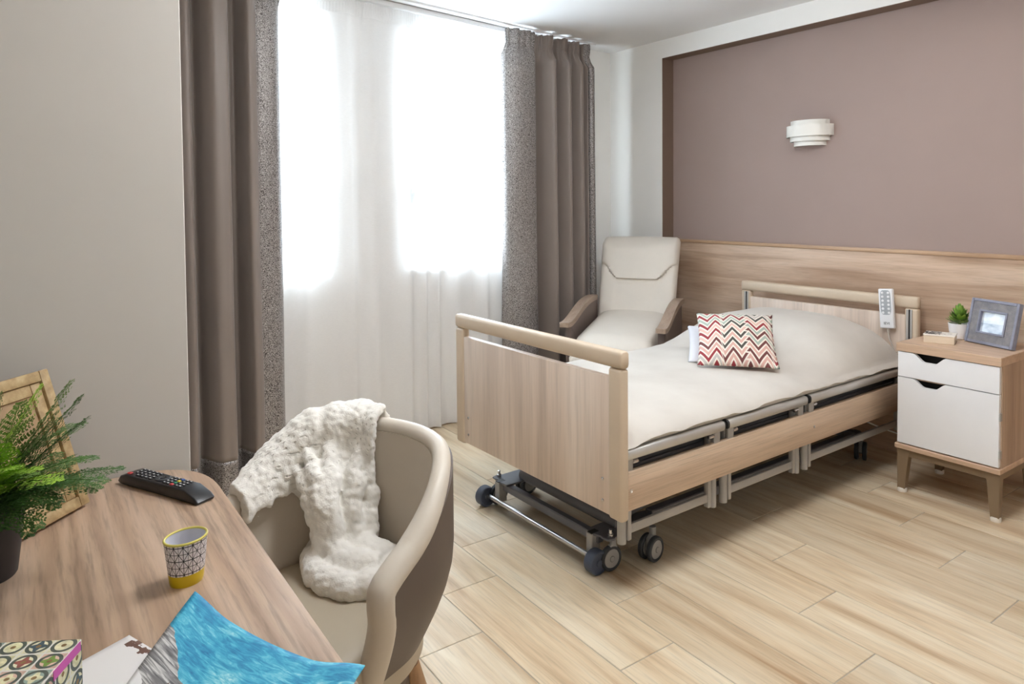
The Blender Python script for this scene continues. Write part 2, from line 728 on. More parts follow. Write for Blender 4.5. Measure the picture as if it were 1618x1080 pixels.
# sheer voile between the two curtains
th = thing('sheer_curtain', 'long white see-through voile curtain hanging across the bright windows', 'curtain', CORNER, WALL_ROT)
S0, S1, NU = 0.80, 3.30, 420


def sheer_pt(u, z, off=0.0):
    s = S0 + (S1 - S0) * u
    low = 1 - z / 2.47
    ph = 2 * PI * 15 * u + 2.2 * math.sin(2 * PI * 2.3 * u + 0.6) + 1.4 * math.sin(2 * PI * 5.1 * u)
    a = 0.011 + 0.008 * low + 0.004 * nz(u * 7, 1)
    mid_ = smooth01((2.72 - s) / 0.2) * smooth01((s - 1.1) / 0.25)
    n = 0.040 + (a * math.sin(ph) + 0.022 * low * math.sin(2 * PI * 1.7 * u + 0.5) + 0.010 * low) * (0.35 + 0.65 * mid_)
    if z > 2.38:
        k = smooth01((z - 2.38) / 0.03)
        n = n * (1 - k * 0.4) + 0.018 * k + k * 0.003 * math.sin(u * 900)
    s += 0.010 * math.cos(ph) * (0.4 + low) * 0.6
    return Vector((s, max(0.014, n) + off, z))


zz = [0.014, 0.10] + [0.10 + 2.28 * k / 30 for k in range(1, 31)]
g = G()
g.ring_surface([[sheer_pt(i / (NU - 1), z) for i in range(NU)] for z in zz], False, False)
g.build('voile', sheer_cloth, th, 180)
g = G()
g.ring_surface([[sheer_pt(i / (NU - 1), z, 0.0022) for i in range(NU)] for z in (0.012, 0.05, 0.10)], False, False)
g.build('hem', sheer_cloth, th, 180)
g = G()
g.ring_surface([[sheer_pt(i / (NU - 1), z, 0.0) for i in range(NU)] for z in (2.38, 2.40, 2.43, 2.462)], False, False)
g.build('header_tape', sheer_tape, th, 180)

# ceiling track carrying both layers
th = thing('curtain_rail', 'slim white ceiling track above the voile curtain', 'curtain rail', CORNER, WALL_ROT)
white_metal = plain('white_track_metal', C(232, 232, 232), 0.4, var=0.01)
g = G()
g.box(0.30, 3.42, 0.012, 0.052, CEIL - 0.032, CEIL - 0.002, 0.003, 1)
g.build('rear_track', white_metal, th)
g = G()
g.box(0.34, 3.42, 0.095, 0.135, CEIL - 0.012, CEIL + 0.001, 0.002, 1)
g.build('front_track', white_metal, th)
# ------------------------------------------------------------------ adjustable care bed
BX, BY, BROT = -2.201, 1.595, math.radians(1.15)
HW = 0.524
BL = 2.095      # footboard front to headboard front

bed_oak = wood('bed_oak_upright', C(192, 172, 156), C(217, 198, 182), C(228, 212, 198), 'z', across=6, along=0.45, rough=0.45, fibre=0.10, bump=0.04)
bed_oak_long = wood('bed_oak_lengthwise', C(192, 166, 142), C(208, 184, 160), C(218, 197, 175), 'y', across=12, along=0.6, rough=0.45, fibre=0.16, bump=0.05)
bed_post = plain('beige_bed_post', C(205, 186, 163), 0.42, var=0.02)
alu = plain('brushed_aluminium', C(196, 194, 190), 0.34, 0.55, var=0.03)
grey_steel = plain('grey_painted_steel', C(172, 170, 168), 0.42, 0.1, var=0.02)
dark_steel = plain('charcoal_painted_steel', C(112, 112, 118), 0.45, 0.2, var=0.04)
black_plastic = plain('black_plastic', C(32, 32, 34), 0.5)
rubber_blue = plain('blue_grey_rubber', C(70, 78, 96), 0.55, var=0.03)
wheel_grey = plain('grey_wheel_plastic', C(150, 150, 150), 0.45)
wheel_dark = plain('dark_wheel_tyre', C(52, 56, 62), 0.55)
chrome = plain('bright_steel', C(210, 210, 212), 0.2, 0.9, var=0.02)
white_plastic = plain('white_plastic', C(232, 232, 234), 0.4, var=0.01)

bed = thing('care_bed', 'adjustable care bed with oak end boards and grey metal side rails', 'bed', (BX, BY, 0), BROT)


def end_board(name, y0, y1, strips):
    """Post, top rail and panel of one end of the bed; y0 faces the foot end."""
    root = bpy.data.objects.new(name, None)
    COL.objects.link(root)
    root.parent = bed
    PWD = 0.066
    for s in (-1, 1):
        q = G()
        a, b = sorted((s * HW, s * (HW - PWD)))
        q.box(a, b, y0, y1, 0.289, 0.806, 0.012, 4)
        q.build('post', bed_post, root)
    q = G()
    # rounded rail: profile swept across the width
    ym, hy = (y0 + y1) / 2, (y1 - y0) / 2 + 0.003
    rings = []
    N = 22
    for x, k in ((-HW, 0.70), (-HW + 0.003, 0.86), (-HW + 0.010, 0.97), (-HW + 0.02, 1.0), (HW - 0.02, 1.0), (HW - 0.010, 0.97), (HW - 0.003, 0.86), (HW, 0.70)):
        ring = []
        for j in range(N):
            t = 2 * PI * j / N
            cx, cz = math.cos(t), math.sin(t)
            e = 0.55
            px = math.copysign(abs(cx) ** e, cx) * hy * k
            pz = math.copysign(abs(cz) ** e, cz) * 0.030
            ring.append(Vector((x, ym + px, 0.836 + pz * (0.6 + 0.4 * k))))
        rings.append(ring)
    q.ring_surface(rings)
    q.build('top_rail', bed_post, root, 50)
    q = G()
    q.box(-HW + PWD - 0.004, HW - PWD + 0.004, y0 + 0.005, y1 - 0.005, 0.297, 0.770, 0.003, 2)
    q.build('panel', bed_oak, root)
    for s in (-1, 1):
        for z in (0.338, 0.413):
            q = G()
            x = s * (HW - PWD - 0.030)
            q.lathe([(0, 0), (0.006, 0.0), (0.0065, 0.001), (0.004, 0.0026), (0, 0.003)], 12)
            q.build('screw', chrome, root, 35, (x, y0 + 0.005, z), (PI / 2, 0, 0))
    if strips:
        for s in (-1, 1):
            c = s * (HW - 0.040)
            q = G()
            q.box(c - 0.016, c - 0.004, y0 - 0.004, y0 + 0.004, 0.30, 0.80, 0.001, 1)
            q.box(c + 0.004, c + 0.014, y0 - 0.004, y0 + 0.004, 0.30, 0.80, 0.001, 1)
            q.build('aluminium_strip', alu, root)
            q = G()
            q.box(c - 0.004, c + 0.004, y0 - 0.0015, y0 + 0.004, 0.30, 0.80)
            q.build('dark_groove', black_plastic, root)
    return root


end_board('footboard', 0.0, 0.038, False)
end_board('headboard', BL, BL + 0.038, True)

for s in (-1, 1):
    q = G()
    a, b = sorted((s * 0.502, s * 0.480))
    q.box(a, b, 0.038, BL, 0.310, 0.445, 0.003, 2)
    sb = q.build('side_board', bed_oak_long, bed)
    for y in (0.068, 1.19):
        q = G()
        q.lathe([(0, 0), (0.007, 0.0), (0.007, 0.001), (0.0045, 0.0014), (0.004, 0.0004), (0, 0.0004)], 12)
        q.build('screw', chrome, sb, 35, (s * 0.5022, y, 0.378), (0, s * PI / 2, 0))

# folded side rails: three units along the side facing the room
UNITS = [(0.041, 0.568), (0.595, 1.131), (1.157, 2.06)]
for s in (1,):
    for ya, yb in UNITS:
        u = bpy.data.objects.new('folded_side_rail', None)
        COL.objects.link(u)
        u.parent = bed
        xo = s * 0.490
        rings = []
        N = 18
        for y, k in ((ya, 0.9), (ya + 0.004, 1.0), (yb - 0.004, 1.0), (yb, 0.9)):
            ring = []
            for j in range(N):
                t = 2 * PI * j / N
                e = 0.7
                px = math.copysign(abs(math.cos(t)) ** e, math.cos(t)) * 0.020 * k
                pz = math.copysign(abs(math.sin(t)) ** e, math.sin(t)) * 0.0195 * k
                ring.append(Vector((xo + px, y, 0.504 + pz)))
            rings.append(ring)
        q = G()
        q.ring_surface(rings)
        q.build('rail_profile', alu, u, 50)
        for y, dy in ((ya, -1), (yb, 1)):
            q = G()
            ring = [[Vector((xo + (p.x - xo) * k, y + dy * d, 0.504 + (p.z - 0.504) * k)) for p in rings[1]] for k, d in ((0.93, -0.001), (0.93, 0.004), (0.80, 0.008))]
            q.ring_surface(ring)
            q.build('end_cap', black_plastic, u, 50)
            # bracket under the rail
            q = G()
            yc0, yc1 = sorted((y - dy * 0.006, y - dy * 0.050))
            a, b = sorted((xo - s * 0.012, xo - s * 0.024))
            q.box(a, b, yc0, yc1, 0.40, 0.492, 0.002, 1)
            a, b = sorted((xo + s * 0.004, xo - s * 0.012))
            q.box(a, b, yc0 + 0.004, yc1 - 0.004, 0.42, 0.490, 0.003, 1)
            q.build('bracket', grey_steel, u)
            q = G()
            q.cyl((xo - s * 0.004, y - dy * 0.046, 0.470), (xo - s * 0.004, y - dy * 0.070, 0.470), 0.008, 0.008, 12)
            q.cyl((xo - s * 0.004, y - dy * 0.070, 0.470), (xo - s * 0.004, y - dy * 0.074, 0.470), 0.006, 0.006, 12)
            q.build('knob', chrome, u)
            # telescopic post: round tube with a flat bar beside it
            yp = y - dy * 0.020
            q = G()
            q.cyl((s * 0.462, yp, 0.185), (s * 0.462, yp, 0.47), 0.0155, 0.0155, 18)
            q.build('post', grey_steel, u)
            q = G()
            yq = y - dy * 0.048
            q.box(min(s * 0.452, s * 0.474), max(s * 0.452, s * 0.474), yq - 0.009, yq + 0.009, 0.190, 0.46, 0.003, 2)
            q.build('flat_bar', grey_steel, u)
        q = G()
        q.box(min(s * 0.456, s * 0.470), max(s * 0.456, s * 0.470), ya + 0.055, yb - 0.055, 0.211, 0.243, 0.003, 2)
        q.build('lower_bar', grey_steel, u)

# lying surface and chassis
q = G()
for x in (-0.43, 0.43):
    q.box(x - 0.02, x + 0.02, 0.06, BL - 0.02, 0.40, 0.44, 0.004, 1)
for k in range(9):
    y = 0.10 + k * 0.235
    q.box(-0.43, 0.43, y - 0.02, y + 0.02, 0.405, 0.435, 0.003, 1)
q.build('platform_frame', dark_steel, bed)
q = G()
q.box(-0.44, 0.44, 0.05, BL - 0.01, 0.435, 0.475, 0.01, 2)
q.build('platform_base', plain('dark_platform', C(92, 92, 96), 0.6), bed)

AXY = 0.090     # axle of the floor rollers, behind the footboard plane
q = G()
q.cyl((-0.40, AXY, 0.053), (0.285, AXY, 0.053), 0.010, 0.010, 14)
q.build('roller_axle', chrome, bed)
for x in (-0.425, 0.300):
    q = G()
    q.lathe([(0, -0.022), (0.012, -0.022), (0.014, -0.018), (0.034, -0.018), (0.036, -0.022), (0.041, -0.021), (0.0440, -0.017), (0.0445, 0.0), (0.0440, 0.017), (0.041, 0.021), (0.036, 0.022), (0.034, 0.018), (0.014, 0.018), (0.012, 0.022), (0, 0.022)], 32)
    q.build('floor_roller', rubber_blue, bed, 35, (x, AXY, 0.0445), (0, PI / 2, 0))
q = G()
q.box(-0.37, 0.27, 0.128, 0.160, 0.085, 0.118, 0.004, 1)
q.build('crossbeam', dark_steel, bed)
q = G()
q.cyl((-0.33, 0.235, 0.140), (0.28, 0.235, 0.140), 0.028, 0.028, 20)
q.build('lift_tube', dark_steel, bed)


def caster(x, y, root, rot=0.0, twin=True):
    c = bpy.data.objects.new('caster', None)
    COL.objects.link(c)
    c.parent = root
    c.location = (x, y, 0)
    c.rotation_euler = (0, 0, rot)
    for dx in ((-0.019, 0.019) if twin else (0.0,)):
        q = G()
        q.lathe([(0, -0.011), (0.011, -0.011), (0.012, -0.008), (0.034, -0.007), (0.036, -0.010), (0.044, -0.010), (0.0475, -0.006), (0.0475, 0.006), (0.044, 0.010), (0.036, 0.010), (0.034, 0.007), (0.012, 0.008), (0.011, 0.011), (0, 0.011)], 28)
        q.build('tyre', wheel_dark, c, 35, (dx, 0, 0.0475), (0, PI / 2, 0))
        q = G()
        q.lathe([(0, -0.0125), (0.009, -0.0125), (0.010, -0.0105), (0.033, -0.0095), (0.035, -0.0075), (0.035, 0.0075), (0.033, 0.0095), (0.010, 0.0105), (0.009, 0.0125), (0, 0.0125)], 28)
        q.build('hub', wheel_grey, c, 35, (dx, 0, 0.0475), (0, PI / 2, 0))
    q = G()
    q.prism([(-0.028, 0.045), (-0.02, 0.085), (0.0, 0.10), (0.022, 0.10), (0.030, 0.08), (0.022, 0.045), (0.0, 0.03)], -0.009, 0.009, 'x', 0.003, 1)
    q.cyl((0, 0.012, 0.098), (0, 0.012, 0.125), 0.013, 0.013, 14)
    q.build('fork', wheel_grey, c)
    return c


def bracket_plate(x, sgn):
    """Shaped plate carrying the casters on one side of the foot end."""
    b = bpy.data.objects.new('caster_bracket', None)
    COL.objects.link(b)
    b.parent = bed
    q = G()
    out = [(x - sgn * 0.045, 0.118), (x + sgn * 0.005, 0.112), (x + sgn * 0.030, 0.128), (x + sgn * 0.046, 0.120), (x + sgn * 0.072, 0.124), (x + sgn * 0.080, 0.150), (x + sgn * 0.066, 0.175), (x + sgn * 0.072, 0.42), (x - sgn * 0.020, 0.42), (x - sgn * 0.05, 0.26)]
    if sgn < 0:
        out = out[::-1]
    q.prism(out, 0.118, 0.126, 'z', 0.002, 1)
    q.build('plate', dark_steel, b)
    q = G()
    q.box(x - 0.030, x + 0.004, 0.106, 0.150, 0.036, 0.124, 0.003, 1)
    q.build('block', grey_steel, b)
    q = G()
    q.box(x - 0.025, x, 0.108, 0.146, 0.1235, 0.1262)
    q.build('socket', black_plastic, b)
    q = G()
    q.lathe([(0, 0), (0.010, 0), (0.010, 0.010), (0.006, 0.011), (0.006, 0.026), (0, 0.027)], 10)
    q.build('bolt', chrome, b, 35, (x + sgn * 0.058, 0.150, 0.126))
    return b


bracket_plate(0.258, 1)
bracket_plate(-0.345, -1)
caster(0.318, 0.147, bed, math.radians(-4), False)
caster(0.352, 0.325, bed, math.radians(8), True)
caster(-0.405, 0.147, bed, 0.0, False)
caster(-0.43, 0.325, bed, 0.1, True)
caster(0.30, 1.975, bed, math.radians(25), True)
caster(-0.40, 1.975, bed, 0.1, True)
for x in (-0.335, 0.272):
    q = G()
    q.box(x - 0.02, x + 0.02, 0.40, 2.0, 0.105, 0.145, 0.004, 1)
    q.build('chassis_beam', dark_steel, bed)
q = G()
q.box(-0.40, 0.31, 1.92, 1.97, 0.112, 0.150, 0.004, 1)
q.build('crossbeam', dark_steel, bed)
for x in (-0.30, 0.24):
    q = G()
    m = Matrix.Translation((x, 0.28, 0.15)) @ Matrix.Rotation(math.radians(9.5), 4, 'X')
    q.box(-0.018, 0.018, 0, 1.45, -0.02, 0.02, 0.004, 1, m)
    q.build('lift_arm', dark_steel, bed)

# ------------------------------------------------------------------ bedding


def duvet_cloth():
    t = NT('white_cotton_cover')
    v = t.coord()
    f = t.noise(v, 5, 4)
    t.base(t.ramp(f, [(0.3, C(199, 192, 183)), (0.7, C(209, 203, 194))]))
    t.bump(t.noise(t.mapping(v, (1, 0.5, 1)), 9, 4, 0.55, 0.8), 0.25, 0.012)
    return t.set(Roughness=0.75, **{'Sheen Weight': 0.2})


cover = duvet_cloth()


def duvet_top(x, y):
    """Height of the cover in bed coordinates."""
    ax = abs(x) / 0.512
    yy = y
    base = 0.520 + 0.082 * (max(0.0, 1 - ax ** 4.5)) ** 0.5
    ex = max(0.0, 1 - (abs(x + 0.02) / 0.50) ** 3.2) ** 0.65
    hump = smooth01((yy - 1.22) / 0.45) * (1 - 0.35 * smooth01((yy - 1.88) / 0.19)) * 0.155 * ex
    foot = -0.02 * (1 - smooth01((yy - 0.045) / 0.08))
    head = -0.10 * smooth01((yy - 1.99) / 0.08)
    w = 0.007 * nz(x * 3.2 + 4, yy * 2.3, 1.5) + 0.0035 * nz(x * 8, yy * 6, 4)
    side = smooth01((ax - 0.72) / 0.25)
    w += side * 0.010 * nz(x * 2, yy * 7.5, 9.1)
    return base + hump + foot + head + w * (1 - 0.6 * side) + side * 0.006 * nz(3, yy * 14, 2)


q = G()
NY, NX = 130, 90
rings = []
for j in range(NY):
    y = 0.046 + (2.083 - 0.046) * j / (NY - 1)
    ring = []
    endk = min(1.0, min(j, NY - 1 - j) / 3.0)
    for i in range(NX):
        t = -1 + 2 * i / (NX - 1)
        t = math.sin(t * PI / 2) * 0.55 + t * 0.45
        x = t * (0.504 + 0.012 * nz(9, y * 5, 3) * abs(t) ** 6)
        z = duvet_top(x, y)
        if endk < 1:
            z = 0.50 + (z - 0.50) * (0.55 + 0.45 * math.sqrt(endk))
        ring.append(Vector((x, y, max(z, 0.526))))
    for i in range(12):
        x = 0.50 - 1.0 * i / 11
        edge = 0.527 if i in (0, 11) else 0.478
        ring.append(Vector((max(-0.455, min(0.455, x)) if i not in (0, 11) else x * 0.985, y, edge)))
    rings.append(ring)
q.ring_surface(rings)
duvet = thing('duvet', 'cream white cover spread over the mattress and pillow of the bed', 'bedding', (BX, BY, 0), BROT)
q.build('cover', cover, duvet, 60)


def pillow_mesh(w, h, t, n=34, pinch=0.06):
    q = G()

    def side(sg):
        def f(u, v):
            a, b = 2 * u - 1, 2 * v - 1
            k = (max(0, 1 - a ** 2) * max(0, 1 - b ** 2)) ** 0.62
            x = a * w / 2 * (1 - pinch * (1 - b * b) * abs(a) ** 3)
            y = b * h / 2 * (1 - pinch * (1 - a * a) * abs(b) ** 3)
            z = sg * t / 2 * k * (1 + 0.10 * nz(a * 2, b * 2, sg * 3))
            return Vector((x, y, z))
        return f
    q.grid(side(1), n, n)
    q.grid(side(-1), n, n)
    bmesh.ops.remove_doubles(q.bm, verts=q.bm.verts, dist=0.0005)
    return q.mesh('pillow', 180)


def zigzag_mat():
    t = NT('zigzag_cushion_print')
    x, y, z = t.sep(t.coord())
    # continuous zigzag, broken every three strokes; rows alternate dark and pale threads
    st = t.m('ADD', t.m('DIVIDE', x, 0.0365), 40.5)
    tri = t.m('PINGPONG', st, 1.0)
    vv = t.m('ADD', t.m('DIVIDE', y, 0.0300), 30.0)
    vv = t.m('ADD', vv, t.m('MULTIPLY', tri, 1.75))
    px = t.m('DIVIDE', t.m('ADD', st, t.m('MULTIPLY', t.m('FRACT', vv), 0.55)), 3.0)
    col = t.m('FLOOR', px)
    fx = t.m('FRACT', px)
    band = t.m('FLOOR', vv)
    fv = t.m('FRACT', vv)
    par = t.m('FRACT', t.m('DIVIDE', band, 2.0))
    rnd = t.white(t.comb(col, band, 3.0))
    dark = t.ramp(rnd, [(0.0, C(150, 52, 58)), (0.38, C(112, 62, 60)), (0.72, C(78, 76, 70)), (0.84, C(138, 66, 66))], 'CONSTANT')
    pale = t.ramp(rnd, [(0.0, C(214, 170, 158)), (0.35, C(170, 182, 170)), (0.62, C(196, 188, 182)), (0.82, C(222, 186, 172))], 'CONSTANT')
    pat = t.mix(t.m('GREATER_THAN', par, 0.25), dark, pale)
    gap = t.m('LESS_THAN', fv, 0.36)
    edge = t.m('LESS_THAN', fx, 0.045)
    g2 = t.m('MAXIMUM', gap, edge)
    base = t.mix(g2, pat, C(236, 226, 214))
    wv = t.noise(t.coord(), 420, 1)
    base = t.mix(1.0, base, t.ramp(wv, [(0.3, (0.86,) * 3), (0.7, (1.04,) * 3)]), 'MULTIPLY')
    t.base(base)
    t.bump(wv, 0.15, 0.001)
    return t.set(Roughness=0.8)


def place_cushion(name, label, bl, br, tl, w, h, t, mat, pinch):
    """Square cushion from three of its corners; its back side rests on the cover."""
    bl, br, tl = Vector(bl), Vector(br), Vector(tl)
    d = (br - bl).normalized()
    up = tl - bl
    up = (up - d * up.dot(d)).normalized()
    M = Matrix((d, up, d.cross(up))).transposed().to_4x4()
    M.translation = bl + d * w / 2 + up * h / 2
    o = obj(name, pillow_mesh(w, h, t, 34, pinch), mat)
    o.matrix_world = M
    return tag(o, label, 'cushion')


place_cushion('cushion', 'square cushion with red, brown and sage zigzag print on the bed', (-2.122, 2.506, 0.612), (-1.856, 2.739, 0.612), (-2.257, 2.767, 0.805), 0.356, 0.352, 0.11, zigzag_mat(), 0.06)
pale_cloth = plain('pale_grey_cotton', C(214, 214, 220), 0.8, var=0.02)
place_cushion('cushion', 'plain pale grey cushion lying behind the zigzag cushion', (-2.215, 2.550, 0.606), (-1.955, 2.780, 0.606), (-2.36, 2.83, 0.725), 0.34, 0.33, 0.07, pale_cloth, 0.06)

# hand control hung over the headboard rail
hc = thing('hand_control', 'white bed hand control with grey keypad hung on the headboard rail', 'remote control', (-1.852, 3.676, 0.694), math.radians(4))
hc.rotation_euler = (math.radians(-2), math.radians(-4.5), math.radians(4))
q = G()
q.box(-0.036, 0.036, -0.018, 0.006, 0.0, 0.205, 0.006, 3)
q.build('body', white_plastic, hc)
keypad_grey = plain('grey_keypad', C(168, 172, 176), 0.5)
q = G()
pts = []
for k in range(24):
    a = 2 * PI * k / 24
    cx, cz = math.cos(a), math.sin(a)
    pts.append((math.copysign(abs(cx) ** 0.45, cx) * 0.026, 0.134 + math.copysign(abs(cz) ** 0.45, cz) * 0.064))
q.prism(pts, -0.0195, -0.0175, 'y')
kp = q.build('keypad', keypad_grey, hc)
for r in range(6):
    for c in (-1, 1):
        q = G()
        q.lathe([(0, 0), (0.0065, 0), (0.006, 0.0015), (0.003, 0.0022), (0, 0.0023)], 12)
        q.build('button', white_plastic, kp, 35, (c * 0.0145, -0.0195, 0.184 - r * 0.0205), (PI / 2, 0, 0))
fc = bpy.data.curves.new('lettering', 'FONT')
fc.body = 'IEVI'
fc.size = 0.019
fc.align_x = 'CENTER'
fc.extrude = 0.0002
fo = bpy.data.objects.new('lettering_source', fc)
COL.objects.link(fo)
fme = bpy.data.meshes.new_from_object(fo.evaluated_get(bpy.context.evaluated_depsgraph_get()))
bpy.data.objects.remove(fo)
fme.materials.clear()
obj('lettering', fme, plain('black_print', C(38, 38, 40), 0.6), hc, (0, -0.0185, 0.020), (PI / 2, 0, 0))
q = G()
q.tube([(0.0, -0.004, 0.002), (0.0, -0.004, -0.022)], [0.008, 0.006], 10)
cordp = catmull([(0.0, -0.004, -0.020), (0.004, -0.010, -0.050), (0.018, -0.012, -0.085), (0.028, -0.012, -0.118)], 6)
q.tube(cordp, 0.0035, 8)
coil = []
for k in range(150):
    a = k / 150
    th_ = a * 2 * PI * 11
    coil.append((0.034 + 0.016 * a + 0.010 * math.cos(th_), -0.012 + 0.010 * math.sin(th_), -0.118 - 0.125 * a))
q.tube(coil, 0.0028, 6)
q.build('coiled_cord', plain('grey_cord', C(196, 188, 178), 0.5), hc)

# thin white mains lead under the head end
lead = catmull([(-2.05, 3.30, 0.30), (-2.00, 3.42, 0.27), (-1.90, 3.50, 0.235), (-1.80, 3.58, 0.19), (-1.72, 3.66, 0.16), (-1.66, 3.74, 0.175), (-1.62, 3.80, 0.25)], 8)
q = G()
q.tube(lead, 0.0035, 8)
tag(q.build('power_cord', white_plastic), 'thin white power cord sagging beneath the head of the bed', 'cord')
# ------------------------------------------------------------------ wall lamp
sconce_white = plain('white_ceramic_shade', C(236, 233, 226), 0.5, var=0.01)
sc_ = thing('wall_lamp', 'white half-round stepped wall lamp on the mauve wall', 'wall lamp', (-2.402, Y_NICHE, 1.767))


def half_tier(r, dep, z0, z1, t=0.003):
    q = G()
    N = 28
    rings = []
    for rr, z in ((1.0, z0), (1.0, z1), (1 - t / r, z1), (1 - t / r, z0)):
        rings.append([Vector((r * rr * math.cos(PI * k / N), -dep * rr * math.sin(PI * k / N), z)) for k in range(N + 1)])
    q.ring_surface(rings, False, False, True)
    return q


for nm, r, dep, z0, z1 in (('upper_band', 0.118, 0.100, 0.024, 0.064), ('main_band', 0.143, 0.118, -0.030, 0.036), ('lower_band', 0.121, 0.102, -0.058, -0.024), ('bottom_band', 0.098, 0.086, -0.085, -0.052)):
    half_tier(r, dep, z0, z1).build(nm, sconce_white, sc_)
q = G()
q.box(-0.05, 0.05, -0.02, 0, -0.045, 0.045, 0.003, 1)
q.build('mounting_plate', sconce_white, sc_)
q = G()
q.prism([(0.094 * math.cos(PI * k / 20), -0.082 * math.sin(PI * k / 20)) for k in range(21)], -0.083, -0.080, 'z')
q.build('bottom_diffuser', plain('frosted_diffuser', C(205, 198, 196), 0.6), sc_)

# ------------------------------------------------------------------ bedside cabinet
ns_oak = wood('cabinet_oak_upright', C(170, 144, 122), C(190, 164, 142), C(204, 180, 158), 'z', across=14, along=0.9, rough=0.45, fibre=0.16)
ns_oak_top = wood('cabinet_oak_top', C(184, 154, 128), C(204, 174, 148), C(216, 188, 163), 'x', across=14, along=0.9, rough=0.42, fibre=0.12)
ns_leg = plain('brown_leg_lacquer', C(132, 112, 88), 0.45, var=0.03)
ns_white = plain('white_front_lacquer', C(236, 236, 238), 0.3, var=0.008)
backing_and_shade = plain('dark_backing_and_shade', C(26, 26, 28), 0.7)
NX0, NX1, NY0, NY1 = -1.634, -1.206, 3.312, 3.742
ns = thing('bedside_cabinet', 'oak bedside cabinet with white drawer and door on tapered legs', 'bedside cabinet', ((NX0 + NX1) / 2, NY0, 0), 0)
w2 = (NX1 - NX0) / 2
dep = NY1 - NY0
q = G()
q.box(-w2, w2, 0, dep, 0.662, 0.700, 0.002, 1)
q.build('top', ns_oak_top, ns)
q = G()
q.box(-w2 + 0.004, -w2 + 0.022, 0.022, dep - 0.004, 0.230, 0.662)
q.box(w2 - 0.022, w2 - 0.002, 0.022, dep - 0.004, 0.230, 0.662)
q.box(-w2 + 0.022, w2 - 0.022, dep - 0.016, dep - 0.004, 0.230, 0.662)
q.box(-w2 + 0.022, w2 - 0.022, 0.03, dep - 0.02, 0.534, 0.546)
q.build('carcass', ns_oak, ns)
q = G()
q.box(-w2 + 0.022, w2 - 0.022, 0.060, 0.066, 0.232, 0.662)  # near-black sheet standing in for the shade inside, seen through the notches
q.build('shade_sheet', backing_and_shade, ns)
q = G()
q.box(-w2 - 0.002, w2 + 0.002, -0.002, dep - 0.004, 0.208, 0.230, 0.002, 1)
q.build('bottom_board', ns_oak_top, ns)


def notched_front(name, x0, x1, z0, z1, xc, half, deep):
    """White front with a smooth finger notch in its top edge."""
    pts = [(x0, z0), (x1, z0), (x1, z1)]
    N = 44
    for k in range(N + 1):
        a = 1 - 2 * k / N
        x = xc + a * half
        d = deep * smooth01((1 - abs(a)) / 0.72)
        pts.append((x, z1 - d))
    pts.append((x0, z1))
    q = G()
    q.prism(pts, 0.004, 0.022, 'y')
    return q.build(name, ns_white, ns)


fx0, fx1 = -w2 + 0.008, w2 - 0.007
notched_front('drawer_front', fx0, fx1, 0.546, 0.659, -0.070, 0.072, 0.034)
door = notched_front('door', fx0, fx1, 0.236, 0.542, -0.070, 0.072, 0.032)
for z in (0.448, 0.290):
    q = G()
    q.box(fx1 - 0.002, fx1 + 0.005, 0.004, 0.024, z - 0.017, z + 0.017, 0.001, 1)
    q.build('hinge', grey_steel, door)
white_cap = plain('white_foot_cap', C(232, 228, 220), 0.5)
for sx in (-1, 1):
    for sy in (-1, 1):
        q = G()
        yc = 0.012 if sy < 0 else dep - 0.02
        x0 = sx * (w2 - 0.004)
        # tapered towards the floor, outer side nearly upright
        tops = [(x0, yc), (x0 - sx * 0.054, yc), (x0 - sx * 0.054, yc - sy * 0.036), (x0, yc - sy * 0.036)]
        bots = [(x0 - sx * 0.002, yc), (x0 - sx * 0.034, yc), (x0 - sx * 0.034, yc - sy * 0.028), (x0 - sx * 0.002, yc - sy * 0.028)]
        rings = [[Vector((a, b, 0.018)) for a, b in bots], [Vector((a, b, 0.208)) for a, b in tops]]
        if sx * sy > 0:
            rings = [r[::-1] for r in rings]
        q.ring_surface(rings)
        lg = q.build('leg', ns_leg, ns, 30)
        q = G()
        cx = x0 - sx * 0.018
        q.lathe([(0, 0.0), (0.019, 0.0), (0.0205, 0.003), (0.0205, 0.016), (0.018, 0.020), (0, 0.020)], 18)
        q.build('foot_cap', white_cap, lg, 35, (cx, yc - sy * 0.014, 0))
q = G()
for y in (0.018, dep - 0.040):
    q.box(-w2 + 0.05, w2 - 0.05, y, y + 0.018, 0.172, 0.208, 0.002, 1)
for x in (-w2 + 0.010, w2 - 0.030):
    q.box(x, x + 0.020, 0.04, dep - 0.05, 0.172, 0.208, 0.002, 1)
q.build('apron', ns_leg, ns)

# small printed box on the cabinet


def print_mat():
    t = NT('black_floral_print')
    x, y, z = t.sep(t.coord())
    v = t.coord()
    vo = t.node('ShaderNodeTexVoronoi', feature='DISTANCE_TO_EDGE')
    t.put(vo.inputs['Vector'], t.mapping(v, (1, 1, 0.01)))
    vo.inputs['Scale'].default_value = 55
    k = t.m('LESS_THAN', vo.outputs['Distance'], 0.10)
    n = t.m('GREATER_THAN', t.noise(v, 60, 2), 0.53)
    ink = t.m('MAXIMUM', t.m('MULTIPLY', k, 1.0), n)
    left = t.m('LESS_THAN', x, 0.004)
    script = t.m('MULTIPLY', t.m('LESS_THAN', t.m('ABSOLUTE', t.m('ADD', y, 0.0)), 0.014), t.m('MULTIPLY', t.m('GREATER_THAN', t.noise(v, 110, 2), 0.54), t.m('LESS_THAN', x, 0.046)))
    ink = t.m('MAXIMUM', t.m('MULTIPLY', ink, left), t.m('MULTIPLY', script, 0.7))
    inner = t.m('LESS_THAN', t.m('ABSOLUTE', y), 0.042)
    ink = t.m('MULTIPLY', ink, inner)
    t.base(t.mix(ink, C(236, 228, 218), C(44, 40, 42)))
    return t.set(Roughness=0.5)


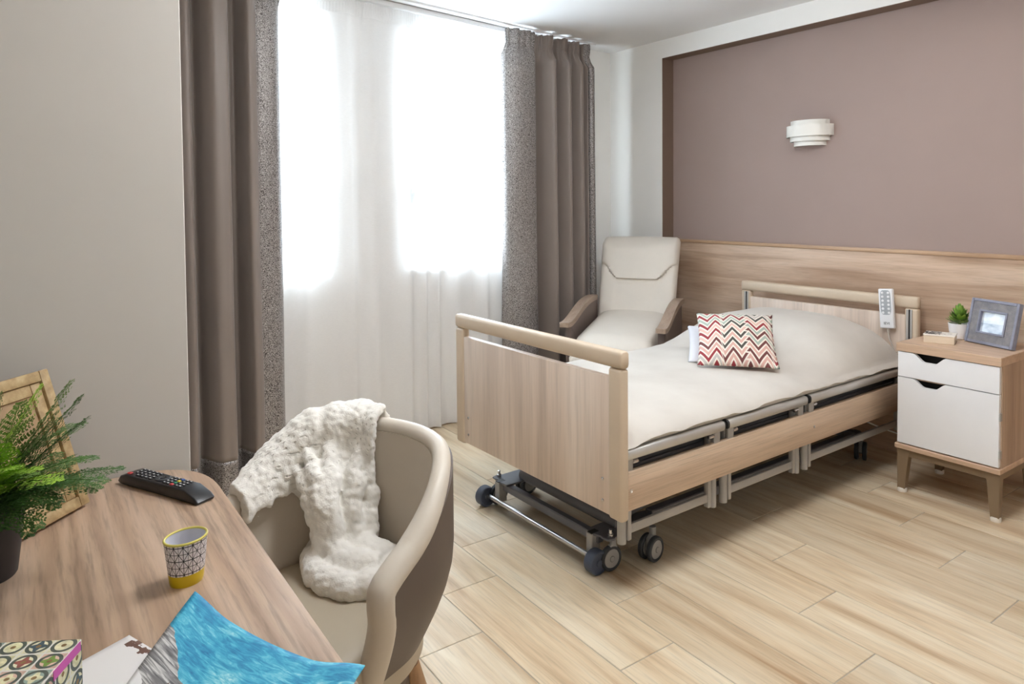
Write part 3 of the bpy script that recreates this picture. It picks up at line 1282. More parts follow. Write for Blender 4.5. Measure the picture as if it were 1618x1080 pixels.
cream_card = plain('cream_card', C(222, 204, 180), 0.6)
bx = thing('printed_box', 'small cream box with black floral print on the bedside cabinet', 'box', (-1.512, 3.470, 0.700), math.radians(17))
q = G()
q.box(-0.061, 0.061, -0.048, 0.048, 0, 0.034, 0.002, 1)
q.build('body', cream_card, bx)
q = G()
q.box(-0.063, 0.063, -0.050, 0.050, 0.034, 0.041, 0.0015, 1)
q.build('lid', print_mat(), bx)

# potted succulent
white_pot = plain('white_ceramic_pot', C(238, 236, 236), 0.35, var=0.01)
pl = thing('potted_plant', 'small leafy green plant in a white pot on the bedside cabinet', 'plant', (-1.492, 3.618, 0.700))
q = G()
q.lathe([(0, 0), (0.026, 0), (0.034, 0.006), (0.043, 0.035), (0.047, 0.072), (0.0475, 0.076), (0.044, 0.076), (0.042, 0.066), (0, 0.066)], 28)
q.build('pot', white_pot, pl)


def leaf_green(name, a, b):
    t = NT(name)
    f = t.noise(t.coord(), 30, 2)
    r = t.node('ShaderNodeObjectInfo').outputs['Random']
    t.base(t.ramp(t.m('ADD', t.m('MULTIPLY', f, 0.5), t.m('MULTIPLY', r, 0.5)), [(0.25, a), (0.75, b)]))
    return t.set(Roughness=0.5, **{'Subsurface Weight': 0.0})


succ = leaf_green('succulent_green', C(74, 116, 40), C(136, 172, 70))


def leaf_mesh(name, L, W, T, curl, mat, n=6):
    q = G()
    rings = []
    for k in range(n + 1):
        a = k / n
        w = W * math.sin(PI * min(0.98, 0.06 + a * 0.92)) ** 0.8
        z = curl * a * a
        th_ = T * math.sin(PI * (0.1 + 0.85 * a))
        rings.append([Vector((-w, L * a, z + th_ * 0.4)), Vector((0, L * a, z - th_ * 0.3)), Vector((w, L * a, z + th_ * 0.4)), Vector((0, L * a, z + th_))])
    q.ring_surface(rings)
    me = q.mesh(name, 60)
    me.materials.append(mat)
    return me


lm = leaf_mesh('leaf', 0.045, 0.011, 0.004, 0.012, succ)
random.seed(11)
for tier, (cnt, el, zz_, rad, scl) in enumerate(((13, 12, 0.078, 0.014, 1.05), (12, 32, 0.092, 0.012, 1.0), (11, 50, 0.106, 0.010, 0.95), (9, 64, 0.120, 0.008, 0.9), (6, 78, 0.132, 0.004, 0.8))):
    for k in range(cnt):
        a = 2 * PI * (k + 0.5 * tier + random.uniform(-.2, .2)) / cnt
        o = obj('leaf', lm, None, pl, (rad * math.cos(a), rad * math.sin(a), zz_))
        o.rotation_euler = (math.radians(el + random.uniform(-8, 8)), 0, a - PI / 2)
        o.scale = (scl,) * 3
q = G()
q.tube([(0, 0, 0.06), (0, 0, 0.135)], [0.008, 0.004], 8)
q.build('stem', plain('plant_stem', C(96, 112, 58), 0.6), pl)

# photo frame on the cabinet


def carved_mat():
    t = NT('grey_blue_carved_wood')
    v = t.coord()
    w = t.node('ShaderNodeTexWave', wave_type='BANDS', bands_direction='DIAGONAL')
    t.put(w.inputs['Vector'], v)
    w.inputs['Scale'].default_value = 95
    w.inputs['Distortion'].default_value = 1.5
    n = t.noise(v, 40, 3)
    f = t.m('ADD', t.m('MULTIPLY', w.outputs[1], 0.55), t.m('MULTIPLY', n, 0.45))
    t.base(t.ramp(f, [(0.25, C(96, 96, 104)), (0.55, C(128, 128, 138)), (0.8, C(176, 170, 162))]))
    t.bump(w.outputs[1], 0.6, 0.002)
    return t.set(Roughness=0.65)


frame_wash = plain('grey_blue_washed_wood', C(134, 136, 152), 0.6, var=0.12, scale=40)


def photo_mat():
    t = NT('pale_photo_print')
    x, y, z = t.sep(t.coord())
    n = t.noise(t.mapping(t.coord(), (18, 1, 30)), 1.0, 3, 0.5, 0.6)
    low = t.m('LESS_THAN', z, t.m('ADD', 0.085, t.m('MULTIPLY', n, 0.02)))
    cl = t.ramp(n, [(0.3, C(196, 208, 222)), (0.6, C(232, 238, 244))])
    sea = t.ramp(n, [(0.35, C(150, 168, 190)), (0.6, C(206, 216, 226))])
    t.base(t.mix(low, cl, sea))
    return t.set(Roughness=0.25)


FW, FH = 0.232, 0.205
pf = thing('photo_frame', 'grey-blue carved photo frame standing on the bedside cabinet', 'picture frame', (-1.345, 3.545, 0.7025), math.atan2(-0.33, 0.944))
LEAN = math.radians(-13)
ML = Matrix.Rotation(LEAN, 4, 'X')


def fbox(q, x0, x1, y0, y1, z0, z1, bev=0.0, seg=1):
    q.box(x0, x1, y0, y1, z0, z1, bev, seg, ML)


q = G()
B = 0.052
fbox(q, -FW / 2 + 0.012, -FW / 2 + B, -0.003, 0.012, 0.012, FH - 0.012)
fbox(q, FW / 2 - B, FW / 2 - 0.012, -0.003, 0.012, 0.012, FH - 0.012)
fbox(q, -FW / 2 + B, FW / 2 - B, -0.003, 0.012, 0.012, B)
fbox(q, -FW / 2 + B, FW / 2 - B, -0.003, 0.012, FH - B, FH - 0.012)
q.build('carved_border', carved_mat(), pf)
q = G()
for a in ((-FW / 2, -FW / 2 + 0.013, 0, FH), (FW / 2 - 0.013, FW / 2, 0, FH), (-FW / 2 + 0.013, FW / 2 - 0.013, 0, 0.013), (-FW / 2 + 0.013, FW / 2 - 0.013, FH - 0.013, FH)):
    fbox(q, a[0], a[1], -0.007, 0.018, a[2], a[3], 0.002)
q.build('outer_edge', frame_wash, pf)
q = G()
for a in ((-FW / 2 + B - 0.004, -FW / 2 + B + 0.005, B - 0.004, FH - B + 0.004), (FW / 2 - B - 0.005, FW / 2 - B + 0.004, B - 0.004, FH - B + 0.004), (-FW / 2 + B, FW / 2 - B, B - 0.004, B + 0.005), (-FW / 2 + B, FW / 2 - B, FH - B - 0.005, FH - B + 0.004)):
    fbox(q, a[0], a[1], -0.007, 0.008, a[2], a[3], 0.001)
q.build('inner_edge', frame_wash, pf)
q = G()
fbox(q, -FW / 2 + B - 0.002, FW / 2 - B + 0.002, 0.007, 0.009, B - 0.002, FH - B + 0.002)
q.build('photo', photo_mat(), pf)
q = G()
fbox(q, -FW / 2 + 0.01, FW / 2 - 0.01, 0.014, 0.019, 0.006, FH - 0.008)
q.build('backing', backing_and_shade, pf)
q = G()
q.prism([(0.038, 0.155), (0.044, 0.155), (0.120, 0.0), (0.112, 0.0)], -0.02, 0.02, 'x')
q.build('easel_leg', backing_and_shade, pf)

# ------------------------------------------------------------------ recliner in the corner
cream_leather = plain('cream_leatherette', C(222, 214, 203), 0.5, var=0.015, bump=0.05)
arm_wood = wood('recliner_arm_wood', C(146, 124, 108), C(164, 142, 124), C(178, 157, 139), 'y', across=20, along=1.5, rough=0.45)
taupe_leather = plain('taupe_leatherette', C(112, 98, 92), 0.55, var=0.02)
seam_dark = plain('seam_thread', C(170, 158, 146), 0.7)
rc = thing('recliner', 'cream upholstered recliner with curved wooden arms behind the bed', 'armchair', (-3.245, 3.160, 0), math.radians(32))
# backrest: cushioned front with a thicker headrest, wrapped around
NBU, NBV = 41, 61
WB0, WB1 = 0.252, 0.268


def back_pt(u, v, off=0.0):
    """u -1..1 across, v 0..1 up; returns the centre surface and its front push."""
    w = (WB0 + (WB1 - WB0) * v) * (1 - 0.10 * max(0.0, (v - 0.93) / 0.07) ** 2)
    y = 0.17 + 0.245 * v
    z = 0.44 + 0.675 * v
    return Vector((u * w, y + off * 0.93, z + off * 0.36))


def back_front(u, v):
    au = abs(u)
    line = 0.62 + 0.13 * smooth01((au - 0.50) / 0.42)           # lower edge of the headrest
    head = smooth01((v - line) / 0.035)
    d = 0.050 + 0.010 * math.cos(u * PI / 2)
    d += head * 0.028 * (1 - 0.35 * au ** 4)
    inner = smooth01((0.55 - au) / 0.05) * smooth01((0.60 - v) / 0.03)
    d -= 0.008 * inner
    d -= 0.007 * math.exp(-((v - line) / 0.012) ** 2)
    d -= 0.006 * math.exp(-((au - 0.55) / 0.03) ** 2) * (1 - head)
    ed = max(0.0, 1 - max(au, 0) ** 10) ** 0.5
    tp = max(0.0, 1 - max(0.0, (v - 0.93) / 0.07) ** 2) ** 0.5
    return d * (0.25 + 0.75 * ed) * (0.3 + 0.7 * tp)


q = G()
rings = []
for j in range(NBV):
    v = j / (NBV - 1)
    ring = [back_pt(-1 + 2 * i / (NBU - 1), v, -back_front(-1 + 2 * i / (NBU - 1), v)) for i in range(NBU)]
    kk = 0.3 + 0.7 * max(0.0, 1 - max(0.0, (v - 0.93) / 0.07) ** 2) ** 0.5
    ring += [back_pt(1 - 2 * i / 10, v, 0.060 * kk * (0.5 + 0.5 * min(1, 3 * min(i, 10 - i) / 10))) for i in range(11)]
    rings.append(ring)
q.ring_surface(rings)
q.build('backrest', cream_leather, rc, 50)
# seat with raised leg rest
q = G()
rings = []
NS = 40
for j in range(NS):
    v = j / (NS - 1)
    y = 0.20 - 0.64 * v
    zt = 0.630 - 0.085 * v - 0.05 * smooth01((v - 0.78) / 0.22) ** 2
    ring = []
    for i in range(25):
        u = -1 + 2 * i / 24
        e = max(0.0, 1 - abs(u) ** 7) ** 0.5
        endr = 1 - 0.6 * smooth01((v - 0.95) / 0.05)
        ring.append(Vector((u * 0.246, y, zt - 0.06 + (0.06 + 0.012 * math.cos(u * PI / 2)) * e * endr)))
    for i in range(9):
        u = 1 - 2 * i / 8
        ring.append(Vector((u * 0.242, y, zt - 0.13)))
    rings.append(ring)
q.ring_surface(rings)
q.build('seat', cream_leather, rc, 50)
q = G()
q.box(-0.235, 0.235, -0.455, -0.395, 0.12, 0.46, 0.03, 3)
q.build('leg_rest', cream_leather, rc)
for s in (-1, 1):
    q = G()
    x0, x1 = sorted((s * 0.262, s * 0.322))
    top = catmull([(-0.40, 0.634, 0), (-0.33, 0.636, 0), (-0.24, 0.655, 0), (-0.12, 0.690, 0), (0.0, 0.718, 0), (0.12, 0.730, 0), (0.24, 0.728, 0)], 5)
    bot = catmull([(0.24, 0.696, 0), (0.12, 0.695, 0), (0.0, 0.682, 0), (-0.12, 0.655, 0), (-0.24, 0.620, 0), (-0.33, 0.604, 0), (-0.40, 0.606, 0)], 5)
    q.prism([(p.x, p.y) for p in top] + [(p.x, p.y) for p in bot], x0, x1, 'x', 0.008, 3)
    q.build('armrest', arm_wood, rc)
    q = G()
    x0, x1 = sorted((s * 0.264, s * 0.306))
    side = [(-0.345, 0.606)] + [(p.x, p.y) for p in bot[::-1][5:]] + [(0.26, 0.10), (-0.30, 0.10)]
    q.prism(side, x0, x1, 'x', 0.005, 2)
    q.build('side_panel', taupe_leather, rc)
    for y in (-0.28, 0.22):
        q = G()
        q.cyl((s * 0.278, y, 0.0), (s * 0.278, y, 0.11), 0.018, 0.024, 14)
        q.build('leg', black_plastic, rc)
q = G()
q.box(-0.258, 0.258, -0.28, 0.24, 0.16, 0.44, 0.01, 1)
q.build('seat_frame', taupe_leather, rc)
# ------------------------------------------------------------------ desk
DZ = 0.74
desk_oak = wood('desk_oak', C(160, 132, 110), C(186, 158, 134), C(200, 174, 152), 'x', across=7, along=0.9, rough=0.30, fibre=0.26, bump=0.08, arch=0.22)
desk_edge = plain('desk_edge_band', C(206, 184, 160), 0.4, var=0.02)
desk = thing('desk', 'oak desk top with a rounded end against the white wall', 'desk', (-1.0, 0.0, 0))
outline = [(-1.820, -0.42), (-1.820, 0.175)]
for k in range(1, 15):
    a = PI - (PI / 2) * k / 14
    cx, cy, rx, ry = -1.62, 0.175, 0.20, 0.166
    e = 0.80
    outline.append((cx + math.copysign(abs(math.cos(a)) ** e, math.cos(a)) * rx, cy + abs(math.sin(a)) ** e * ry))
outline += [(-0.28, 0.341), (-0.25, 0.31), (-0.25, -0.42)]
outline = [(x + 1.0, y) for x, y in outline]
q = G()
q.prism(outline, DZ - 0.028, DZ, 'z', 0.0015, 1)
q.build('desk_top', desk_oak, desk)
for x in (-0.70, 0.62):
    for y in (-0.34, 0.18):
        q = G()
        q.box(x - 0.025, x + 0.025, y - 0.025, y + 0.025, 0.0, DZ - 0.028, 0.003, 1)
        q.build('leg', desk_edge, desk)
q = G()
q.box(-0.675, 0.595, -0.35, -0.33, 0.62, DZ - 0.028)
q.build('apron', desk_edge, desk)

# ------------------------------------------------------------------ television remote
glossy_black = plain('black_remote_plastic', C(30, 30, 33), 0.32)
key_black = plain('black_rubber_key', C(44, 44, 48), 0.5)
key_print = plain('white_key_print', C(214, 214, 216), 0.5)
p0, p1 = Vector((-1.790, 0.178, 0)), Vector((-1.553, 0.300, 0))
d = (p1 - p0)
RL = d.length
rm = thing('tv_remote', 'black television remote with coloured keys on the desk', 'remote control', (p0.x, p0.y, DZ), math.atan2(d.y, d.x))
q = G()
RW = 0.045
side = [(0.0, 0.008), (0.010, 0.020), (0.030, 0.026), (RL - 0.045, 0.026), (RL - 0.012, 0.014), (RL - 0.002, 0.006), (RL - 0.004, 0.001), (0.012, 0.001), (0.003, 0.004)]
q.prism(side, -RW / 2, RW / 2, 'y', 0.005, 3)
q.build('body', glossy_black, rm, 40)
random.seed(3)
cols = {'red': plain('red_key', C(205, 60, 66), 0.5), 'green': plain('green_key', C(40, 130, 96), 0.5), 'yellow': plain('yellow_key', C(222, 196, 60), 0.5), 'blue': plain('blue_key', C(52, 84, 150), 0.5)}


def key(x, y, w, h, mat, mark=True):
    q = G()
    q.box(x - w / 2, x + w / 2, y - h / 2, y + h / 2, 0.0255, 0.0285, 0.001, 1)
    b = q.build('key', mat, rm)
    if mark:
        q = G()
        q.box(x - w * 0.22, x + w * 0.22, y - h * 0.2, y + h * 0.2, 0.0285, 0.0287)
        q.build('key_mark', key_print, b)


RX = (0.047, 0.061, 0.075, 0.089, 0.103, 0.150, 0.162, 0.174, 0.190, 0.201)
for ix, x in enumerate(RX):
    x *= RL / 0.266
    for iy, y in enumerate((-0.0135, -0.0045, 0.0045, 0.0135)):
        if ix == 8 - 1:
            key(x, y, 0.008, 0.007, cols[('red', 'green', 'yellow', 'blue')[iy]], False)
        elif not (iy == 0 and ix == 0):
            key(x, y, 0.009, 0.0065, key_black)
key(0.034, -0.0135, 0.011, 0.008, cols['red'], False)
q = G()
q.lathe([(0.006, 0.0), (0.0155, 0.0), (0.0165, 0.0015), (0.015, 0.0028), (0.0075, 0.0028), (0.006, 0.0012)], 24)
q.build('ring_key', key_black, rm, 35, (0.126 * RL / 0.266, 0, 0.0256))
q = G()
q.lathe([(0, 0.0), (0.005, 0), (0.005, 0.0028), (0, 0.003)], 16)
q.build('centre_key', key_black, rm, 35, (0.126 * RL / 0.266, 0, 0.0256))

# ------------------------------------------------------------------ oval cup


def cup_mat():
    t = NT('triangle_grid_cup_print')
    x, y, z = t.sep(t.coord('UV'))
    U = t.m('MULTIPLY', x, 14.0)
    V = t.m('MULTIPLY', y, 3.2)
    fu, fv = t.m('FRACT', U), t.m('FRACT', V)

    def line(v, w):
        return t.m('LESS_THAN', t.m('ABSOLUTE', t.m('SUBTRACT', v, 0.5)), w)
    h2 = t.m('FRACT', t.m('ADD', fu, 0.5))
    v2 = t.m('FRACT', t.m('ADD', fv, 0.5))
    L = t.m('MAXIMUM', line(h2, 0.035), line(v2, 0.032))
    L = t.m('MAXIMUM', L, line(fu, 0.022))
    L = t.m('MAXIMUM', L, line(fv, 0.022))
    dg = t.m('SUBTRACT', fu, fv)
    L = t.m('MAXIMUM', L, t.m('LESS_THAN', t.m('ABSOLUTE', dg), 0.04))
    L = t.m('MAXIMUM', L, t.m('LESS_THAN', t.m('ABSOLUTE', t.m('SUBTRACT', t.m('ADD', fu, fv), 1.0)), 0.04))
    white = C(226, 220, 222)
    body = t.mix(L, white, C(44, 40, 46))
    low = t.m('LESS_THAN', y, 0.27)
    t.base(t.mix(low, body, C(206, 178, 20)))
    return t.set(Roughness=0.3)


cup = thing('cup', 'oval cup with black triangle grid print and yellow base on the desk', 'cup', (-1.247, 0.207, DZ), math.radians(115))
HC = 0.074
q = G()
uvl = None
N, MV = 48, 14
A0, B0, A1, B1 = 0.0268, 0.0240, 0.0350, 0.0305
V = []
for j in range(MV):
    v = j / (MV - 1)
    a, b = A0 + (A1 - A0) * v, B0 + (B1 - B0) * v
    if v < 0.05:
        a, b = a * 0.96, b * 0.96
    V.append([q.bm.verts.new(Vector((a * math.cos(2 * PI * k / N), b * math.sin(2 * PI * k / N), HC * v))) for k in range(N)])
uvl = q.bm.loops.layers.uv.new('UVMap')
for j in range(MV - 1):
    for k in range(N):
        f = q.bm.faces.new((V[j][k], V[j][(k + 1) % N], V[j + 1][(k + 1) % N], V[j + 1][k]))
        uv = [(k / N, j / (MV - 1)), ((k + 1) / N, j / (MV - 1)), ((k + 1) / N, (j + 1) / (MV - 1)), (k / N, (j + 1) / (MV - 1))]
        for lp, c in zip(f.loops, uv):
            lp[uvl].uv = c
q.bm.faces.new(V[0][::-1])
q.build('outside', cup_mat(), cup, 50)
q = G()
rings = []
for v in (1.0, 0.9, 0.6, 0.3, 0.08):
    a, b = A0 + (A1 - A0) * v - 0.003, B0 + (B1 - B0) * v - 0.003
    rings.append([Vector((a * math.cos(2 * PI * k / N), b * math.sin(2 * PI * k / N), HC * v)) for k in range(N)])
rings.append([Vector((0.3 * p.x, 0.3 * p.y, 0.005)) for p in rings[-1]])
q.ring_surface(rings, True, False)
q.bm.faces.ensure_lookup_table()
q.build('inside', plain('pale_lilac_glaze', C(214, 214, 222), 0.3), cup, 50)
q = G()
rim = [Vector(((A1 - 0.0012) * math.cos(2 * PI * k / N), (B1 - 0.0012) * math.sin(2 * PI * k / N), HC)) for k in range(N)]
rings = []
for k in range(N):
    p = rim[k]
    o = Vector((p.x, p.y, 0)).normalized()
    rings.append([p + o * 0.0022 * math.cos(2 * PI * j / 8) + Vector((0, 0, 0.0022 * math.sin(2 * PI * j / 8))) for j in range(8)])
q.ring_surface(rings, True, False, True)
q.build('rim', plain('yellow_rim', C(208, 196, 98), 0.3), cup, 60)

# ------------------------------------------------------------------ papers


def paper_patch(name, corners, bow, zf, mat, label, nu=40, nv=28, thick=0.0006):
    a, b, c, e = [Vector(p) for p in corners]     # a top-left, b top-right, c bottom-right, e bottom-left
    q = G()
    VV = []
    uvl = q.bm.loops.layers.uv.new('UVMap')
    for j in range(nv):
        v = j / (nv - 1)
        row = []
        for i in range(nu):
            u = i / (nu - 1)
            p = (a * (1 - u) + b * u) * (1 - v) + (e * (1 - u) + c * u) * v
            p += Vector(bow) * math.sin(PI * u) * (1 - v)
            p.z = DZ + zf(u, v)
            row.append(q.bm.verts.new(p))
        VV.append(row)
    for j in range(nv - 1):
        for i in range(nu - 1):
            f = q.bm.faces.new((VV[j][i], VV[j + 1][i], VV[j + 1][i + 1], VV[j][i + 1]))
            for lp, (ii, jj) in zip(f.loops, ((i, j), (i, j + 1), (i + 1, j + 1), (i + 1, j))):
                lp[uvl].uv = (ii / (nu - 1), jj / (nv - 1))
    o = q.build(name, mat, None, 180)
    solid(o, thick, 0)
    return tag(o, label, 'drawing')


def painting_mat():
    t = NT('blue_crayon_painting')
    uv = t.coord('UV')
    x, y, z = t.sep(uv)
    st = t.noise(t.mapping(uv, (9, 34, 1), rot=(0, 0, 0.35)), 1.0, 4, 0.65, 1.2)
    st2 = t.noise(t.mapping(uv, (6, 60, 1), rot=(0, 0, 0.1)), 1.0, 3, 0.6, 0.8)
    big = t.noise(uv, 5, 2)
    depth = t.m('ADD', t.m('MULTIPLY', big, 0.45), t.m('ADD', t.m('MULTIPLY', st, 0.55), t.m('MULTIPLY', y, 0.05)))
    blue = t.ramp(depth, [(0.38, C(20, 116, 164)), (0.47, C(40, 146, 186)), (0.54, C(70, 174, 202)), (0.60, C(120, 198, 214)), (0.66, C(176, 220, 226))])
    grey = t.ramp(st2, [(0.35, C(92, 90, 92)), (0.5, C(136, 134, 134)), (0.64, C(206, 204, 202))])
    wh = C(226, 224, 224)
    # boundary: blue above a line running down to the right, grey hill, then white paper
    n = t.m('MULTIPLY', t.m('SUBTRACT', t.noise(uv, 7, 3), 0.5), 0.16)
    lim1 = t.m('ADD', t.m('ADD', 0.26, t.m('MULTIPLY', x, 0.75)), n)
    lim2 = t.m('ADD', t.m('ADD', 0.56, t.m('MULTIPLY', x, 0.62)), n)
    c1 = t.m('GREATER_THAN', y, lim1)
    c2 = t.m('GREATER_THAN', y, lim2)
    col = t.mix(c1, blue, grey)
    col = t.mix(c2, col, wh)
    # brown twig
    tx = t.m('ABSOLUTE', t.m('SUBTRACT', t.m('ADD', y, t.m('MULTIPLY', x, 1.4)), t.m('ADD', 0.80, t.m('MULTIPLY', t.m('SUBTRACT', st, 0.5), 0.05))))
    tw = t.m('MULTIPLY', t.m('LESS_THAN', tx, 0.018), t.m('MULTIPLY', t.m('GREATER_THAN', x, 0.07), t.m('LESS_THAN', x, 0.20)))
    col = t.mix(tw, col, C(84, 62, 52))
    t.base(col)
    return t.set(Roughness=0.6)


def blue_z(u, v):
    tip = smooth01((u - 0.72) / 0.28) * (1 - smooth01(v / 0.5))
    lft = (1 - smooth01(u / 0.25)) * (1 - smooth01(v / 0.9))
    return 0.0035 + 0.014 * tip + 0.010 * lft + 0.012 * math.sin(PI * u) * (1 - v) ** 2 * 0.3


paper_patch('painting', [(-1.178, 0.207, 0), (-0.848, 0.352, 0), (-0.64, 0.115, 0), (-0.925, 0.035, 0)], (0.026, -0.012, 0), blue_z, painting_mat(), 'blue and grey crayon painting on a curling sheet at the desk edge')


def drawing_mat():
    t = NT('white_drawing_paper')
    uv = t.coord('UV')
    x, y, z = t.sep(uv)
    n = t.noise(uv, 16, 3)
    a = t.m('ABSOLUTE', t.m('SUBTRACT', t.m('ADD', y, t.m('MULTIPLY', t.m('SUBTRACT', n, 0.5), 0.3)), 0.05))
    tw = t.m('MULTIPLY', t.m('LESS_THAN', a, 0.035), t.m('MULTIPLY', t.m('GREATER_THAN', x, 0.05), t.m('LESS_THAN', x, 0.30)))
    t.base(t.mix(tw, C(226, 222, 220), C(108, 78, 66)))
    return t.set(Roughness=0.7)


paper_patch('drawing', [(-1.131, 0.110, 0), (-0.86, 0.222, 0), (-0.80, 0.06, 0), (-1.072, -0.018, 0)], (0, 0, 0), lambda u, v: 0.0014 + 0.001 * (1 - u), drawing_mat(), 'white paper with a brown twig drawing between tissue box and painting', 30, 20, 0.0005)

# ------------------------------------------------------------------ tissue box


def tile_print():
    t = NT('patchwork_tile_print')
    v = t.coord()
    x, y, z = t.sep(v)
    geo = t.node('ShaderNodeNewGeometry')
    # local axes: sides use height as the second direction
    tcn = t.node('ShaderNodeVectorTransform', vector_type='NORMAL', convert_from='WORLD', convert_to='OBJECT')
    t.put(tcn.inputs[0], geo.outputs['Normal'])
    nx, ny, nz_ = t.sep(tcn.outputs[0])
    sx = t.m('GREATER_THAN', t.m('ABSOLUTE', nx), 0.7)
    sy = t.m('GREATER_THAN', t.m('ABSOLUTE', ny), 0.7)
    U = t.m('ADD', t.m('MULTIPLY', x, t.m('SUBTRACT', 1.0, sx)), t.m('MULTIPLY', z, sx))
    W = t.m('ADD', t.m('MULTIPLY', y, t.m('SUBTRACT', 1.0, sy)), t.m('MULTIPLY', z, sy))
    S = 0.0295
    pu, pw = t.m('ADD', t.m('DIVIDE', U, S), 40.0), t.m('ADD', t.m('DIVIDE', W, S), 40.1)
    fu, fw = t.m('FRACT', pu), t.m('FRACT', pw)
    cu, cw = t.m('FLOOR', pu), t.m('FLOOR', pw)
    r1 = t.white(t.comb(cu, cw, 1.0))
    r2 = t.white(t.comb(cu, cw, 7.0))
    a, b = t.m('ABSOLUTE', t.m('SUBTRACT', fu, 0.5)), t.m('ABSOLUTE', t.m('SUBTRACT', fw, 0.5))
    rr = t.m('SQRT', t.m('ADD', t.m('MULTIPLY', a, a), t.m('MULTIPLY', b, b)))
    mn = t.m('MINIMUM', a, b)
    star = t.m('LESS_THAN', t.m('ADD', t.m('MULTIPLY', rr, 0.55), mn), 0.24)
    ringm = t.m('LESS_THAN', t.m('ABSOLUTE', t.m('SUBTRACT', rr, 0.40)), 0.07)
    spot = t.m('LESS_THAN', rr, 0.10)
    ground = t.ramp(r1, [(0.0, C(222, 216, 182)), (0.25, C(150, 168, 156)), (0.42, C(214, 208, 164)), (0.6, C(186, 178, 134)), (0.75, C(132, 158, 160)), (0.88, C(212, 176, 158))], 'CONSTANT')
    motif = t.ramp(r2, [(0.0, C(216, 212, 168)), (0.3, C(74, 92, 100)), (0.5, C(220, 214, 176)), (0.7, C(120, 150, 70)), (0.86, C(150, 84, 74))], 'CONSTANT')
    col = t.mix(star, ground, motif)
    col = t.mix(ringm, col, C(86, 92, 84))
    col = t.mix(spot, col, C(140, 112, 70))
    n = t.noise(v, 160, 2)
    col = t.mix(1.0, col, t.ramp(n, [(0.3, (0.78,) * 3), (0.7, (1.1,) * 3)]), 'MULTIPLY')
    ln = t.m('GREATER_THAN', t.m('MAXIMUM', a, b), 0.462)
    col = t.mix(ln, col, C(214, 212, 204))
    t.base(col)
    return t.set(Roughness=0.5)


tbx = thing('tissue_box', 'tissue box printed with patchwork tile motifs at the desk corner', 'tissue box', (-0.997, 0.046, DZ), math.atan2(-0.854, -0.52))
q = G()
q.box(0, 0.235, 0, 0.118, 0, 0.090, 0.001, 1)
q.build('carton', tile_print(), tbx)
q = G()
q.prism([(0.118 + 0.055 * math.cos(2 * PI * k / 28), 0.060 + 0.020 * math.sin(2 * PI * k / 28)) for k in range(28)], 0.0895, 0.0908, 'z')
q.build('opening', plain('grey_box_opening', C(128, 118, 112), 0.5), tbx)
q = G()
q.box(-0.0006, 0.001, 0.004, 0.060, 0.078, 0.0892)
q.build('side_label', plain('magenta_print', C(206, 92, 170), 0.5), tbx)

# ------------------------------------------------------------------ leaning picture frame


def antique_mat():
    t = NT('antique_gilt_beige')
    v = t.coord()
    n = t.noise(v, 45, 5, 0.65)
    b = t.noise(v, 9, 3)
    f = t.m('ADD', t.m('MULTIPLY', n, 0.6), t.m('MULTIPLY', b, 0.4))
    t.base(t.ramp(f, [(0.32, C(138, 112, 74)), (0.5, C(176, 150, 108)), (0.68, C(202, 180, 138))]))
    t.bump(n, 0.35, 0.002)
    return t.set(Roughness=0.55)


gilt = antique_mat()
inner_beige = plain('mottled_beige_panel', C(170, 142, 106), 0.6, var=0.16, scale=22)
dd = Vector((0.713, -0.701, 0))
pfr = thing('picture_frame', 'antique beige picture frame leaning back behind the fern', 'picture frame', (-1.691, 0.092, DZ + 0.0035), math.atan2(dd.y, dd.x))
# local x runs along the bottom edge, local y points into the room, the top leans back
ML2 = Matrix.Rotation(math.radians(18.4), 4, 'X')
PFW, PFH = 0.37, 0.292


def abox(q, x0, x1, y0, y1, z0, z1, bev=0.0, seg=1):
    q.box(x0, x1, y0, y1, z0, z1, bev, seg, ML2)


for nm, w0, w1, y0, y1 in (('outer_moulding', 0.0, 0.022, -0.010, 0.012), ('inner_moulding', 0.022, 0.046, -0.010, 0.006)):
    q = G()
    for a in ((w0, w1, w0, PFH - w0), (PFW - w1, PFW - w0, w0, PFH - w0), (w1, PFW - w1, w0, w1), (w1, PFW - w1, PFH - w1, PFH - w0)):
        abox(q, a[0], a[1], y0, y1, a[2], a[3], 0.003, 2)
    q.build(nm, gilt, pfr)
q = G()
abox(q, 0.044, PFW - 0.044, -0.006, 0.000, 0.044, PFH - 0.044)
q.build('picture', inner_beige, pfr)
q = G()
abox(q, 0.006, PFW - 0.006, -0.012, -0.008, 0.006, PFH - 0.006)
q.build('backing', backing_and_shade, pfr)
q = G()
q.prism([(-0.066, 0.165), (-0.074, 0.165), (-0.112, 0.0), (-0.102, 0.0)], 0.16, 0.21, 'x')
q.build('easel_leg', backing_and_shade, pfr)

# ------------------------------------------------------------------ fern in a dark pot
fern_pot = plain('charcoal_pot', C(52, 48, 50), 0.55, var=0.05)
FB = Vector((-1.457, -0.070, DZ))
fern = thing('fern', 'feathery green fern in a charcoal pot standing on the desk', 'plant', FB)
q = G()
q.lathe([(0, 0), (0.046, 0), (0.048, 0.003), (0.062, 0.112), (0.064, 0.118), (0.060, 0.118), (0.057, 0.105), (0, 0.105)], 36)
q.build('pot', fern_pot, fern)
greens = [leaf_green('fern_green_dark', C(58, 94, 46), C(100, 140, 72)), leaf_green('fern_green_mid', C(92, 128, 60), C(140, 170, 88)), leaf_green('fern_green_lime', C(132, 176, 52), C(176, 212, 84))]
random.seed(21)


